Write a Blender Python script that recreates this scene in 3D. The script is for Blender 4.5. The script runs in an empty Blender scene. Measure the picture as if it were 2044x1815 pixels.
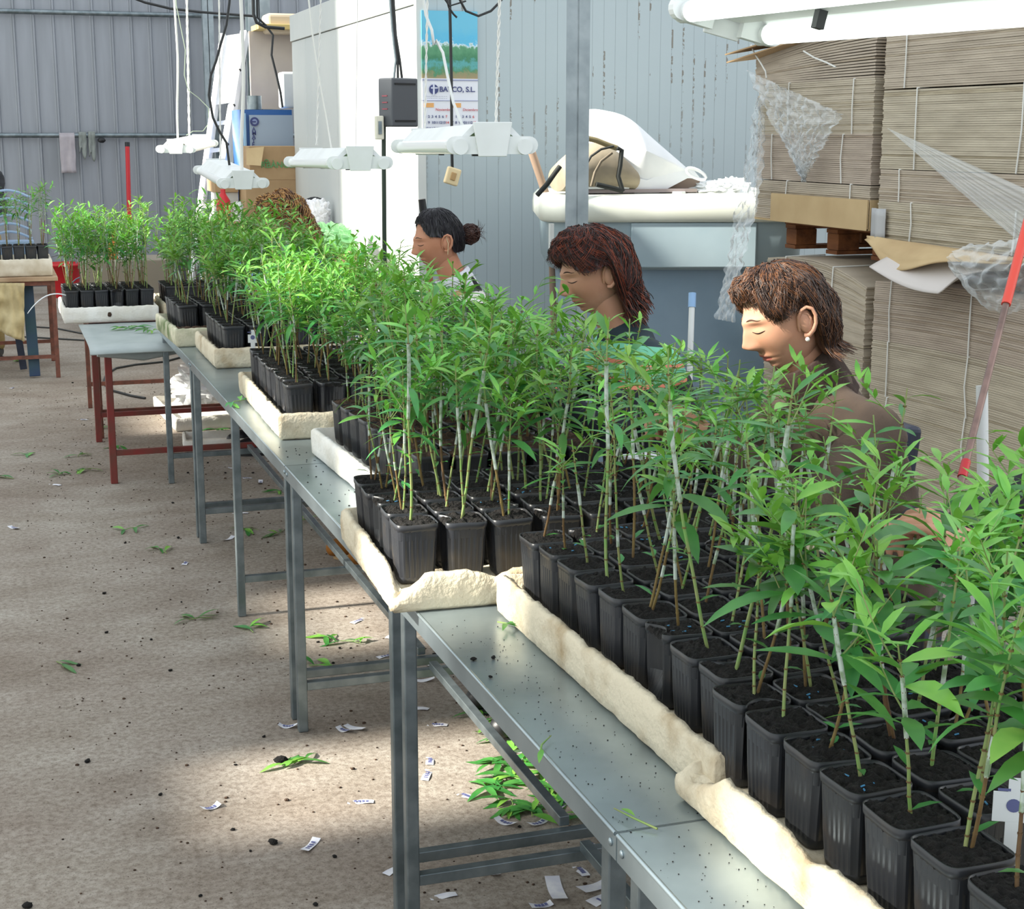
import bpy, math, random
from mathutils import Vector, Matrix, noise
PI=math.pi
def rad(a): return math.radians(a)
# ---------------------------------------------------------------- camera
FOC=3086.0; PITCH=math.atan(639/3086.0); YAW=rad(18.4); CAMZ=1.70
scene=bpy.context.scene
col=scene.collection
cd=bpy.data.cameras.new('camera'); cam=bpy.data.objects.new('camera',cd); col.objects.link(cam)
cd.sensor_fit='HORIZONTAL'; cd.sensor_width=36; cd.lens=FOC/2044*36; cd.clip_start=.05; cd.clip_end=100
cam.location=(0,0,CAMZ); cam.rotation_euler=(PI/2-PITCH,0,-YAW)
scene.camera=cam
# ---------------------------------------------------------------- view, sky, sun
vs=scene.view_settings; vs.view_transform='Standard'; vs.look='None'; vs.gamma=1; vs.use_curve_mapping=False
vs.exposure=0.58
w=bpy.data.worlds.new('world'); scene.world=w; w.use_nodes=True
bg=w.node_tree.nodes['Background']; bg.inputs[0].default_value=(.86,.93,1,1); bg.inputs[1].default_value=.95
SUN_EL=32.0
sl=bpy.data.lights.new('sun','SUN'); sun=bpy.data.objects.new('sun',sl); col.objects.link(sun)
sl.energy=9.5; sl.angle=rad(3.2); sl.color=(1,.95,.84)
sun.rotation_euler=Vector((math.cos(rad(SUN_EL)),0,-math.sin(rad(SUN_EL)))).to_track_quat('-Z','Y').to_euler()
sun.location=(-6,5,6)

# ---------------------------------------------------------------- helpers
CAM=Vector((0,0,CAMZ))
FW=Vector((math.sin(YAW)*math.cos(PITCH),math.cos(YAW)*math.cos(PITCH),-math.sin(PITCH)))
RT=Vector((math.cos(YAW),-math.sin(YAW),0)); UPV=RT.cross(FW)
def ray(x,y): return FW*FOC+RT*(x-1022)-UPV*(y-907.5)
def atz(x,y,z): d=ray(x,y); return CAM+d*((z-CAMZ)/d.z)
def aty(x,y,Y): d=ray(x,y); return CAM+d*(Y/d.y)
def atx(x,y,X): d=ray(x,y); return CAM+d*(X/d.x)
def lin(c): return c/12.92 if c<=.04045 else ((c+.055)/1.055)**2.4
def rgb(h): h=h.lstrip('#'); return tuple(lin(int(h[i:i+2],16)/255) for i in (0,2,4))+(1,)
R=random.Random(7)

def mat(name,c1,c2=None,rough=.6,metal=0,scale=8,detail=4,stretch=(1,1,1),bump=0,bscale=None,lo=.35,hi=.65,objrand=0,spec=None,trans=0,alpha=1,emit=None,sub=0):
    m=bpy.data.materials.new(name); m.use_nodes=True; nt=m.node_tree; N=nt.nodes; L=nt.links
    b=N['Principled BSDF']; b.inputs['Roughness'].default_value=rough; b.inputs['Metallic'].default_value=metal
    b.inputs['Base Color'].default_value=rgb(c1)
    if spec is not None: b.inputs['Specular IOR Level'].default_value=spec
    if alpha<1: b.inputs['Alpha'].default_value=alpha
    if sub: b.inputs['Subsurface Weight'].default_value=sub; b.inputs['Subsurface Scale'].default_value=.01
    if emit: b.inputs['Emission Color'].default_value=rgb(emit[0]); b.inputs['Emission Strength'].default_value=emit[1]
    tc=N.new('ShaderNodeTexCoord'); mp=N.new('ShaderNodeMapping'); mp.inputs['Scale'].default_value=stretch
    L.new(tc.outputs['Object'],mp.inputs[0])
    last=None
    if c2:
        n=N.new('ShaderNodeTexNoise'); n.inputs['Scale'].default_value=scale; n.inputs['Detail'].default_value=detail
        L.new(mp.outputs[0],n.inputs[0])
        r=N.new('ShaderNodeValToRGB'); r.color_ramp.elements[0].position=lo; r.color_ramp.elements[1].position=hi
        r.color_ramp.elements[0].color=rgb(c1); r.color_ramp.elements[1].color=rgb(c2)
        L.new(n.outputs[0],r.inputs[0]); last=r.outputs[0]
    if objrand:
        oi=N.new('ShaderNodeObjectInfo'); hs=N.new('ShaderNodeHueSaturation')
        mr=N.new('ShaderNodeMapRange'); mr.inputs[3].default_value=1-objrand; mr.inputs[4].default_value=1+objrand
        L.new(oi.outputs['Random'],mr.inputs[0]); L.new(mr.outputs[0],hs.inputs['Value'])
        mr2=N.new('ShaderNodeMapRange'); mr2.inputs[3].default_value=.485; mr2.inputs[4].default_value=.515
        L.new(oi.outputs['Random'],mr2.inputs[0]); L.new(mr2.outputs[0],hs.inputs['Hue'])
        if last: L.new(last,hs.inputs['Color'])
        else: hs.inputs['Color'].default_value=rgb(c1)
        last=hs.outputs[0]
    if last: L.new(last,b.inputs['Base Color'])
    if bump:
        n2=N.new('ShaderNodeTexNoise'); n2.inputs['Scale'].default_value=bscale or scale*3; n2.inputs['Detail'].default_value=5
        L.new(mp.outputs[0],n2.inputs[0]); bp=N.new('ShaderNodeBump'); bp.inputs['Strength'].default_value=bump; bp.inputs['Distance'].default_value=.01
        L.new(n2.outputs[0],bp.inputs['Height']); L.new(bp.outputs[0],b.inputs['Normal'])
    return m

class MB:
    def __init__(s): s.v=[]; s.f=[]; s.m=[]; s.sm=[]
    def add(s,vs,fs,mi=0,smooth=False):
        o=len(s.v); s.v+= [tuple(v) for v in vs]
        for f in fs: s.f.append(tuple(i+o for i in f)); s.m.append(mi); s.sm.append(smooth)
    def box(s,c,d,mi=0,M=None):
        c=Vector(c); h=Vector(d)/2; vs=[]
        for x in (-1,1):
            for y in (-1,1):
                for z in (-1,1):
                    p=Vector((x*h.x,y*h.y,z*h.z))
                    if M: p=M@p
                    vs.append(c+p)
        s.add(vs,[(0,1,3,2),(4,6,7,5),(0,4,5,1),(2,3,7,6),(0,2,6,4),(1,5,7,3)],mi)
    def bb(s,x0,x1,y0,y1,z0,z1,mi=0): s.box(((x0+x1)/2,(y0+y1)/2,(z0+z1)/2),(x1-x0,y1-y0,z1-z0),mi)
    def bar(s,a,b,w,h=None,mi=0,up=Vector((0,0,1))):
        a=Vector(a); b=Vector(b); h=h or w; d=(b-a).normalized()
        if abs(d.dot(up))>.95: up=Vector((0,1,0))
        x=d.cross(up).normalized(); y=x.cross(d)
        vs=[p+x*i*w/2+y*j*h/2 for p in (a,b) for i,j in ((-1,-1),(1,-1),(1,1),(-1,1))]
        s.add(vs,[(3,2,1,0),(4,5,6,7),(0,1,5,4),(1,2,6,5),(2,3,7,6),(3,0,4,7)],mi)
    def tube(s,pts,r,seg=8,mi=0,cap=True,closed=False):
        pts=[Vector(p) for p in pts]; n=len(pts)
        if not hasattr(r,'__len__'): r=[r]*n
        vs=[];fs=[]; ref=None
        for i,p in enumerate(pts):
            if closed: t=pts[(i+1)%n]-pts[i-1]
            else: t=(pts[min(i+1,n-1)]-pts[max(i-1,0)])
            t=t.normalized() if t.length>1e-9 else Vector((0,0,1))
            if ref is None: ref=Vector((1,0,0)) if abs(t.x)<.8 else Vector((0,1,0))
            x=(ref-t*ref.dot(t)).normalized(); y=t.cross(x); ref=x
            for k in range(seg):
                a=2*PI*k/seg; vs.append(p+(x*math.cos(a)+y*math.sin(a))*r[i])
        for i in range(n if closed else n-1):
            j=(i+1)%n
            for k in range(seg): fs.append((i*seg+k,i*seg+(k+1)%seg,j*seg+(k+1)%seg,j*seg+k))
        s.add(vs,fs,mi,True)
        if cap and not closed:
            s.add(vs[:seg],[tuple(range(seg))[::-1]],mi); s.add(vs[-seg:],[tuple(range(seg))],mi)
    def ell(s,c,r,seg=16,ring=10,mi=0,M=None,nz=0,nf=4):
        c=Vector(c); r=Vector(r) if hasattr(r,'__len__') else Vector((r,r,r)); vs=[];fs=[]
        for i in range(ring+1):
            th=PI*i/ring
            for k in range(seg):
                ph=2*PI*k/seg; d=Vector((math.sin(th)*math.cos(ph),math.sin(th)*math.sin(ph),math.cos(th)))
                q=1+nz*noise.noise(d*nf+c*7) if nz else 1
                p=Vector((d.x*r.x,d.y*r.y,d.z*r.z))*q
                if M: p=M@p
                vs.append(c+p)
        for i in range(ring):
            for k in range(seg): fs.append((i*seg+k,(i+1)*seg+k,(i+1)*seg+(k+1)%seg,i*seg+(k+1)%seg))
        s.add(vs,fs,mi,True)
    def lathe(s,c,prof,seg=24,mi=0,sq=0,M=None,smooth=True):
        c=Vector(c); vs=[];fs=[]
        for r,z in prof:
            for k in range(seg):
                a=2*PI*k/seg; q=1
                if sq: q=1/((abs(math.cos(a))**sq+abs(math.sin(a))**sq)**(1/sq))
                p=Vector((r*q*math.cos(a),r*q*math.sin(a),z))
                if M: p=M@p
                vs.append(c+p)
        for i in range(len(prof)-1):
            for k in range(seg): fs.append((i*seg+k,i*seg+(k+1)%seg,(i+1)*seg+(k+1)%seg,(i+1)*seg+k))
        s.add(vs,fs,mi,smooth)
        s.add(vs[:seg],[tuple(range(seg))[::-1]],mi)
        s.add(vs[-seg:],[tuple(range(seg))],mi)
    def grid(s,fn,nu,nv,mi=0,smooth=True,thick=0):
        vs=[Vector(fn(i/nu,j/nv)) for i in range(nu+1) for j in range(nv+1)]
        fs=[(i*(nv+1)+j,(i+1)*(nv+1)+j,(i+1)*(nv+1)+j+1,i*(nv+1)+j+1) for i in range(nu) for j in range(nv)]
        s.add(vs,fs,mi,smooth)
    def mesh(s,name,mats):
        me=bpy.data.meshes.new(name); me.from_pydata(s.v,[],s.f)
        for m in (mats if isinstance(mats,(list,tuple)) else [mats]): me.materials.append(m)
        me.polygons.foreach_set('material_index',s.m); me.polygons.foreach_set('use_smooth',s.sm); me.update()
        return me
def origin(o):
    v=Vector((0,0,0))
    while o: v+=o.location; o=o.parent
    return v
def link(name,me,parent=None):
    o=bpy.data.objects.new(name,me); col.objects.link(o); o.parent=parent; return o
def tag(o,label=None,cat=None,group=None,kind=None):
    if label: o['label']=label
    if cat: o['category']=cat
    if group: o['group']=group
    if kind: o['kind']=kind
    return o
def obj(name,mb,mats,parent=None,label=None,cat=None,group=None,kind=None,local=False,org=None,solid=0):
    off=Vector((0,0,0))
    if parent and not local: off=origin(parent)
    if not parent:
        if org is None:
            xs=[v[0] for v in mb.v]; ys=[v[1] for v in mb.v]; zs=[v[2] for v in mb.v]
            org=((min(xs)+max(xs))/2,(min(ys)+max(ys))/2,min(zs))
        off=Vector(org)
    if off.length>0: mb.v=[tuple(Vector(v)-off) for v in mb.v]
    o=link(name,mb.mesh(name,mats),parent)
    if not parent: o.location=off
    if solid:
        md=o.modifiers.new('solid','SOLIDIFY'); md.thickness=solid; md.offset=0
    return tag(o,label,cat,group,kind)
def empty(name,loc,label=None,cat=None,group=None,rz=0):
    o=bpy.data.objects.new(name,None); col.objects.link(o); o.location=loc; o.rotation_euler=(0,0,rz); o.empty_display_size=.05
    return tag(o,label,cat,group)
def copy_tree(o,parent=None):
    c=o.copy(); col.objects.link(c); c.parent=parent
    for ch in list(o.children): copy_tree(ch,c)
    return c
def bevel(o,w=.004,seg=2):
    m=o.modifiers.new('bevel','BEVEL'); m.width=w; m.segments=seg; m.limit_method='ANGLE'; return o
def text_geo(mb,s,size,M,mi=0,ext=.0005,bold=0):
    c=bpy.data.curves.new('t','FONT'); c.body=s; c.size=size; c.extrude=ext; c.offset=bold
    o=bpy.data.objects.new('t',c); col.objects.link(o); dg=bpy.context.evaluated_depsgraph_get(); dg.update()
    me=bpy.data.meshes.new_from_object(o.evaluated_get(dg)); mb.add([M@v.co for v in me.vertices],[tuple(p.vertices) for p in me.polygons],mi)
    bpy.data.objects.remove(o); bpy.data.meshes.remove(me); bpy.data.curves.remove(c)
def text(name,s,size,mtl,parent,M,bold=0):
    mb=MB(); text_geo(mb,s,size,M,0,bold=bold); return obj(name,mb,mtl,parent)
def frame(p,x,y):   # matrix with local x,y axes
    x=Vector(x).normalized(); y=Vector(y).normalized(); z=x.cross(y)
    return Matrix(((x.x,y.x,z.x,p[0]),(x.y,y.y,z.y,p[1]),(x.z,y.z,z.z,p[2]),(0,0,0,1)))
ORD=['first','second','third','fourth','fifth','sixth','seventh','eighth','ninth','tenth','eleventh','twelfth']

# ---------------------------------------------------------------- materials
M_galv=mat('galvanised_steel','#8d979b','#6f7a7e',rough=.38,metal=.75,scale=14,bump=.08)
M_galvl=mat('bright_galvanised','#a9b3b7','#8f9a9f',rough=.5,metal=.3,scale=9,bump=.08)
M_sheet=mat('galvanised_sheet','#a3b0b5','#8c999f',rough=.30,metal=.7,scale=6,bump=.05)
M_white_metal=mat('white_enamel','#e4e7e6','#d6d9d6',rough=.4,scale=5)
M_foam=mat('polystyrene','#d3c8b0','#94794f',rough=.85,scale=11,detail=9,lo=.47,hi=.78,bump=.5,bscale=90)
M_foam_clean=mat('polystyrene_clean','#efeee8','#d2cdc0',rough=.85,scale=7,detail=6,bump=.3,bscale=90)
M_foam_moss=mat('polystyrene_mossy','#d8d3ba','#65784a',rough=.9,scale=7,detail=8,lo=.42,hi=.62,bump=.4,bscale=90)
M_pot=mat('black_pot_plastic','#26282c','#3b3530',rough=.38,scale=14,detail=9,lo=.52,hi=.72,objrand=.25)
M_soil=mat('potting_soil','#0b0908','#1b1511',rough=.97,scale=90,lo=.4,hi=.7,bump=1,bscale=260)
M_soil2=mat('dry_potting_soil','#33251b','#5c4534',rough=.97,scale=60,bump=1,bscale=160)
M_fert=mat('blue_granules','#3f7fa8',rough=.5)
M_perl=mat('perlite','#e8e6e0',rough=.6)
def leafmat(name,a,b):
    m=mat(name,a,b,rough=.42,scale=22,detail=2,objrand=.16,spec=.45)
    nt=m.node_tree; N=nt.nodes; L=nt.links; bs=N['Principled BSDF']; out=[n for n in N if n.type=='OUTPUT_MATERIAL'][0]
    tr=N.new('ShaderNodeBsdfTranslucent'); tr.inputs[0].default_value=rgb('#86b83e'); mx=N.new('ShaderNodeMixShader'); mx.inputs[0].default_value=.2
    L.new(bs.outputs[0],mx.inputs[1]); L.new(tr.outputs[0],mx.inputs[2]); L.new(mx.outputs[0],out.inputs[0]); return m
M_leaf=leafmat('peach_leaf','#2f7439','#478e42')
M_leaf2=leafmat('young_leaf','#5fa341','#84bf50')
M_stemg=mat('green_stem','#6f9a4d','#8b8f5a',rough=.6,scale=30,objrand=.15)
M_stemb=mat('brown_stem','#7a6636','#5e4527',rough=.7,scale=30,objrand=.2)
M_tape=mat('graft_tape','#b9c4ba','#7d9270',rough=.4,scale=70,lo=.42,hi=.6)
M_card=mat('cardboard','#bfb2a0','#ada08f',rough=.85,scale=5,stretch=(1,1,6),objrand=.06)
M_card_edge=mat('cardboard_edge','#b3a590','#9c8d7a',rough=.9,scale=9,stretch=(1,1,10),objrand=.08)
M_card_tan=mat('tan_cardboard','#cbb287','#bba077',rough=.85,scale=4)
M_box=mat('brown_carton','#b89a74','#a98a65',rough=.85,scale=4)
M_wood=mat('pallet_wood','#8a5630','#6b3f22',rough=.85,scale=4,stretch=(6,1,6),bump=.3)
M_string=mat('white_string','#dcdcd6',rough=.7)
M_black=mat('black_plastic','#17181b',rough=.45)
M_cable=mat('black_cable','#1f2224',rough=.5)
M_red=mat('red_plastic','#c41f28',rough=.4)
M_redpaint=mat('red_oxide_paint','#7d2a26','#6a3a30',rough=.55,scale=10,bump=.1)
M_rust=mat('rusty_steel','#7b4a3c','#5b3a30',rough=.75,scale=20,bump=.2)
M_blue=mat('blue_plastic','#2c8fb8',rough=.4)
M_yellow=mat('yellow_plastic','#e8d51c',rough=.45)
M_paper=mat('label_paper','#e6e6ea','#cfd0dc',rough=.6,scale=30)
M_print=mat('label_print','#5a5f8c',rough=.7)
M_lamp_on=mat('lit_tube','#ffffff',rough=.3,emit=('#eefaf2',1.5))
M_tube=mat('unlit_tube','#f2f4f2',rough=.2)
M_yellowed=mat('yellowed_plastic','#d9c59c',rough=.4)
def film(name,al,c='#e8eef0'):
    m=bpy.data.materials.new(name); m.use_nodes=True; N=m.node_tree.nodes; L=m.node_tree.links; b=N['Principled BSDF']
    b.inputs['Base Color'].default_value=rgb(c); b.inputs['Roughness'].default_value=.08; b.inputs['Specular IOR Level'].default_value=.9
    t=N.new('ShaderNodeBsdfTransparent'); mx=N.new('ShaderNodeMixShader')
    lw=N.new('ShaderNodeLayerWeight'); lw.inputs[0].default_value=.35
    mr=N.new('ShaderNodeMapRange'); mr.inputs[3].default_value=al; mr.inputs[4].default_value=min(1,al+.6)
    L.new(lw.outputs['Facing'],mr.inputs[0]); L.new(mr.outputs[0],mx.inputs[0])
    L.new(t.outputs[0],mx.inputs[1]); L.new(b.outputs[0],mx.inputs[2])
    L.new(mx.outputs[0],[n for n in N if n.type=='OUTPUT_MATERIAL'][0].inputs[0]); return m
M_film=film('stretch_film',.16); M_film2=film('dense_stretch_film',.17); M_bag=film('white_plastic_bag',.8,'#f1f3f3')

# ---------------------------------------------------------------- the building
def floor_mat():
    m=bpy.data.materials.new('concrete_floor'); m.use_nodes=True; N=m.node_tree.nodes; L=m.node_tree.links; b=N['Principled BSDF']; b.inputs['Roughness'].default_value=.9
    tc=N.new('ShaderNodeTexCoord')
    def nz(s,d,st=(1,1,1)):
        mp=N.new('ShaderNodeMapping'); mp.inputs['Scale'].default_value=st; L.new(tc.outputs['Object'],mp.inputs[0])
        n=N.new('ShaderNodeTexNoise'); n.inputs['Scale'].default_value=s; n.inputs['Detail'].default_value=d; n.inputs['Roughness'].default_value=.65; L.new(mp.outputs[0],n.inputs[0]); return n.outputs[0]
    def ramp(s,p,c):
        r=N.new('ShaderNodeValToRGB'); e=r.color_ramp.elements; e[0].position,e[1].position=p; e[0].color,e[1].color=c; L.new(s,r.inputs[0]); return r.outputs[0]
    def mix(f,a,c,t='MULTIPLY'):
        x=N.new('ShaderNodeMix'); x.data_type='RGBA'; x.blend_type=t; 
        if isinstance(f,float): x.inputs[0].default_value=f
        else: L.new(f,x.inputs[0])
        L.new(a,x.inputs[6]); L.new(c,x.inputs[7]); return x.outputs[2]
    base=ramp(nz(1.1,8),(.38,.62),(rgb('#958a7f'),rgb('#aca59b')))
    streak=ramp(nz(2.2,7,(.7,1.5,1)),(.3,.6),(rgb('#cdc4ba'),(1,1,1,1)))
    spk=ramp(nz(55,4),(.33,.6),(rgb('#9c8d80'),(1,1,1,1)))
    fine=ramp(nz(190,2),(.34,.42),(rgb('#84786e'),(1,1,1,1)))
    c=mix(.8,base,streak); c=mix(.6,c,spk); c=mix(.6,c,fine)
    L.new(c,b.inputs['Base Color'])
    bp=N.new('ShaderNodeBump'); bp.inputs['Strength'].default_value=.5; bp.inputs['Distance'].default_value=.004; L.new(nz(90,5),bp.inputs['Height']); L.new(bp.outputs[0],b.inputs['Normal'])
    return m
mb=MB(); mb.grid(lambda u,v:(-5+17*u,-2+24*v,0),4,4,smooth=False); o=obj('floor',mb,floor_mat(),kind='structure',org=(0,0,0))
# far corrugated wall
M_corr=mat('grey_corrugated_sheet','#9a9ea5','#92969c',rough=.45,metal=.25,scale=2,stretch=(6,1,.6))
mb=MB(); YW=18.6; X=-3.0; P=.212; pts=[]
while X<7:
    pts+=[(X,0),(X+.150,0),(X+.160,-.006),(X+.172,-.03),(X+.186,-.03),(X+.2,0)]; X+=P
for i in range(len(pts)-1):
    (xa,ya),(xb,yb)=pts[i],pts[i+1]; mb.add([(xa,YW+ya,0.0),(xb,YW+yb,0.0),(xb,YW+yb,5),(xa,YW+ya,5)],[(0,1,2,3)])
mb.bb(-3,7,YW+.02,YW+.12,0,5)
obj('wall_back',mb,M_corr,kind='structure')
mb=MB(); mb.bb(-3,7,YW-.12,YW-.035,0,.26); obj('baseboard_back',mb,mat('dark_plinth','#55575a','#44464a',rough=.8,scale=3),kind='structure')
for z in (1.69,3.03):
    mb=MB(); mb.tube([(-3,YW-.09,z),(3.6,YW-.09,z)],.028,10); mb.bb(-2.9,-2.86,YW-.1,YW-.03,z-.02,z+.02); mb.bb(3.5,3.54,YW-.1,YW-.03,z-.02,z+.02)
    obj('trim_1' if z<2 else 'trim_2',mb,M_galv,kind='structure')
def ibeam(x,y,wd,dp,z1,name='steel_column',label=None,rz=0):
    mb=MB(); t=.008
    mb.bb(-wd/2,wd/2,-dp/2,-dp/2+t,0,z1); mb.bb(-wd/2,wd/2,dp/2-t,dp/2,0,z1); mb.bb(-t/2,t/2,-dp/2,dp/2,0,z1); mb.bb(-wd/2-.02,wd/2+.02,-dp/2-.02,dp/2+.02,0,.012)
    o=obj(name,mb,M_galvl,org=(0,0,0)); o.location=(x,y,0); o.rotation_euler=(0,0,rz); tag(o,label,'column'); return o
# cold room of white sandwich panel
def coldroom_mat():
    m=bpy.data.materials.new('sandwich_panel'); m.use_nodes=True; N=m.node_tree.nodes; L=m.node_tree.links; b=N['Principled BSDF']; b.inputs['Roughness'].default_value=.5
    tc=N.new('ShaderNodeTexCoord'); sp=N.new('ShaderNodeSeparateXYZ'); L.new(tc.outputs['Object'],sp.inputs[0])
    ad=N.new('ShaderNodeMath'); ad.operation='ADD'; L.new(sp.outputs[0],ad.inputs[0]); L.new(sp.outputs[1],ad.inputs[1])
    def mth(op,a,bv):
        x=N.new('ShaderNodeMath'); x.operation=op
        if hasattr(a,'links') or not isinstance(a,(int,float)): L.new(a,x.inputs[0])
        else: x.inputs[0].default_value=a
        if isinstance(bv,(int,float)): x.inputs[1].default_value=bv
        else: L.new(bv,x.inputs[1])
        return x.outputs[0]
    fr=mth('FRACT',mth('DIVIDE',ad.outputs[0],.0747),0); groove=mth('LESS_THAN',fr,.05)   # fine grooves
    wide=mth('LESS_THAN',fr,.16)
    mp=N.new('ShaderNodeMapping'); mp.inputs['Scale'].default_value=(2.6,2.6,1.1); L.new(tc.outputs['Object'],mp.inputs[0])
    n=N.new('ShaderNodeTexNoise'); n.inputs['Scale'].default_value=2.2; n.inputs['Detail'].default_value=7; L.new(mp.outputs[0],n.inputs[0])
    n3=N.new('ShaderNodeTexNoise'); n3.inputs['Scale'].default_value=38; n3.inputs['Detail'].default_value=3; L.new(tc.outputs['Object'],n3.inputs[0])
    zr=N.new('ShaderNodeMapRange'); zr.inputs[1].default_value=1.3; zr.inputs[2].default_value=2.0; L.new(sp.outputs[2],zr.inputs[0])
    d=mth('MULTIPLY',mth('MULTIPLY',wide,mth('GREATER_THAN',n.outputs[0],.53)),mth('MULTIPLY',mth('GREATER_THAN',n3.outputs[0],.5),zr.outputs[0]))
    big=N.new('ShaderNodeTexNoise'); big.inputs['Scale'].default_value=1.1; L.new(tc.outputs['Object'],big.inputs[0])
    r=N.new('ShaderNodeValToRGB'); r.color_ramp.elements[0].color=rgb('#a7b5ba'); r.color_ramp.elements[1].color=rgb('#b3bfc3'); L.new(big.outputs[0],r.inputs[0])
    def mx(f,a,c):
        x=N.new('ShaderNodeMix'); x.data_type='RGBA'; L.new(f,x.inputs[0]); L.new(a,x.inputs[6]); x.inputs[7].default_value=c; return x.outputs[2]
    c=mx(mth('MULTIPLY',groove,.45),r.outputs[0],rgb('#78838a')); c=mx(mth('MULTIPLY',d,.75),c,rgb('#6f6250'))
    L.new(c,b.inputs['Base Color'])
    bp=N.new('ShaderNodeBump'); bp.inputs['Strength'].default_value=.5; bp.inputs['Distance'].default_value=.003; bp.invert=True; L.new(groove,bp.inputs['Height']); L.new(bp.outputs[0],b.inputs['Normal'])
    return m
M_panel=coldroom_mat()
M_panelw=mat('white_panel','#d3d6d2','#c6cbc9',rough=.5,scale=1.2,stretch=(1,1,.4))
CX,CY0,CY1,CZ=2.42,9.0,13.0,2.64
mb=MB(); mb.bb(CX+.02,8.5,CY0,CY0+.1,0,CZ); obj('wall_front',mb,M_panel,kind='structure')
mb=MB()
for k,(y0,y1) in enumerate([(9.0,9.2),(9.2,10.1),(10.1,10.9),(10.9,11.3),(11.3,12.42),(12.42,13.0)]): mb.bb(CX,CX+.1,y0+.003,y1-.003,0,CZ-.2)
mb.bb(CX+.012,CX+.1,CY0+.1,CY1,0,CZ-.2)
o=obj('wall_coldroom_left',mb,M_panelw,kind='structure'); bevel(o,.004)
mb=MB(); mb.bb(CX-.012,CX+.1,CY0+.002,CY1,CZ-.195,CZ+.01); mb.bb(CX,8.5,CY0+.1,CY1,CZ-.02,CZ); o=obj('trim_3',mb,M_panelw,kind='structure'); bevel(o,.004)
mb=MB(); mb.bb(CX-.015,CX+.035,CY0-.012,CY0+.04,0,CZ); obj('trim_4',mb,M_panelw,kind='structure')
mb=MB(); mb.bb(8.0,8.1,-1,CY0,0,5); obj('wall_right',mb,M_corr,kind='structure')
# unseen translucent gobo added left of the frame, gaps placed for the sun patches
def sheetmat():
    m=bpy.data.materials.new('translucent_sheeting'); m.use_nodes=True; N=m.node_tree.nodes; L=m.node_tree.links
    N.remove(N['Principled BSDF']); t=N.new('ShaderNodeBsdfTranslucent'); t.inputs[0].default_value=(.42,.45,.47,1); d=N.new('ShaderNodeBsdfDiffuse'); d.inputs[0].default_value=(.5,.52,.53,1)
    mx=N.new('ShaderNodeMixShader'); mx.inputs[0].default_value=.45; L.new(t.outputs[0],mx.inputs[1]); L.new(d.outputs[0],mx.inputs[2])
    L.new(mx.outputs[0],[n for n in N if n.type=='OUTPUT_MATERIAL'][0].inputs[0]); return m
WX=-2.6; K=math.tan(rad(SUN_EL))
SUN_GAPS=[(3.56,4.08,1.92,2.75),(3.6,4.0,2.85,3.02),(0.6,1.72,2.82,3.0),(2.66,3.1,2.78,3.2),(3.0,3.36,3.84,4.12),(8.9,11.1,2.7,6.2),(9.0,9.8,2.12,2.7),
      (4.6,5.3,2.85,3.05),(4.6,5.6,3.35,3.62),(7.0,8.3,4.75,6.0),(7.6,9.0,3.2,3.6),(13.6,15.2,3.6,6.0),(4.9,5.6,2.2,2.5)]
ys=sorted({-2.0,20.0}|{a for o in SUN_GAPS for a in o[:2]}); zs=sorted({0.0,7.2}|{a for o in SUN_GAPS for a in o[2:]})
mb=MB()
for i in range(len(ys)-1):
    for j in range(len(zs)-1):
        yc=(ys[i]+ys[i+1])/2; zc=(zs[j]+zs[j+1])/2
        if not any(a<yc<b and c<zc<d for a,b,c,d in SUN_GAPS): mb.add([(WX,ys[i],zs[j]),(WX,ys[i+1],zs[j]),(WX,ys[i+1],zs[j+1]),(WX,ys[i],zs[j+1])],[(0,1,2,3)])
obj('sun_gobo_left',mb,sheetmat(),kind='structure')

# ---------------------------------------------------------------- galvanised work tables
TZ=.78; TX0=.745; TX1=1.56
def table(y0,y1,mids,label,legs_end=(1,1)):
    t=empty('work_table',((TX0+TX1)/2,(y0+y1)/2,0),label,'table','galvanised work tables placed end to end')
    mb=MB(); mb.bb(TX0,TX1,y0+.002,y1-.002,TZ-.003,TZ); 
    for x in (TX0,TX1): mb.bb(x-.001,x+.001,y0+.002,y1-.002,TZ-.042,TZ)
    for y in (y0+.002,y1-.002): mb.bb(TX0,TX1,y-.001,y+.001,TZ-.042,TZ)
    # hem and corner rivets
    mb.tube([(TX0-.001,y0+.004,TZ-.003),(TX0-.001,y1-.004,TZ-.003)],.0035,6)
    for y in (y0+.02,y1-.02): mb.ell((TX0-.002,y,TZ-.022),(.003,.006,.006),8,6)
    obj('tabletop',mb,M_sheet,t)
    ly=[y0+.052]+mids+[y1-.052]
    for y in ly:
        for x in (TX0+.017,TX1-.017):
            mb=MB(); mb.bb(x-.014,x+.014,y-.014,y+.014,0,TZ-.004); bevel(obj('leg',mb,M_galv,t),.003)
        mb=MB(); mb.bb(TX0+.031,TX1-.031,y-.012,y+.012,.125,.15); bevel(obj('crossbar',mb,M_galv,t),.002)
    mb=MB(); xc=(TX0+TX1)/2; mb.bb(xc-.012,xc+.012,ly[0]+.012,ly[-1]-.012,.151,.175); bevel(obj('stretcher',mb,M_galv,t),.002)
table(.55,1.79,[],'galvanised work table nearest the camera, under the chipped foreground tray')
table(1.79,3.02,[],'galvanised work table with a broad bare strip of metal top beside the foam tray')
table(3.02,4.27,[],'galvanised work table half covered by the crosswise tray, suede boots seen beyond it')
table(4.27,6.50,[5.374],'long galvanised work table with a middle leg, sprig lying on its edge')
table(6.50,7.71,[],'farthest galvanised work table, meeting the red-legged table')
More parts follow.
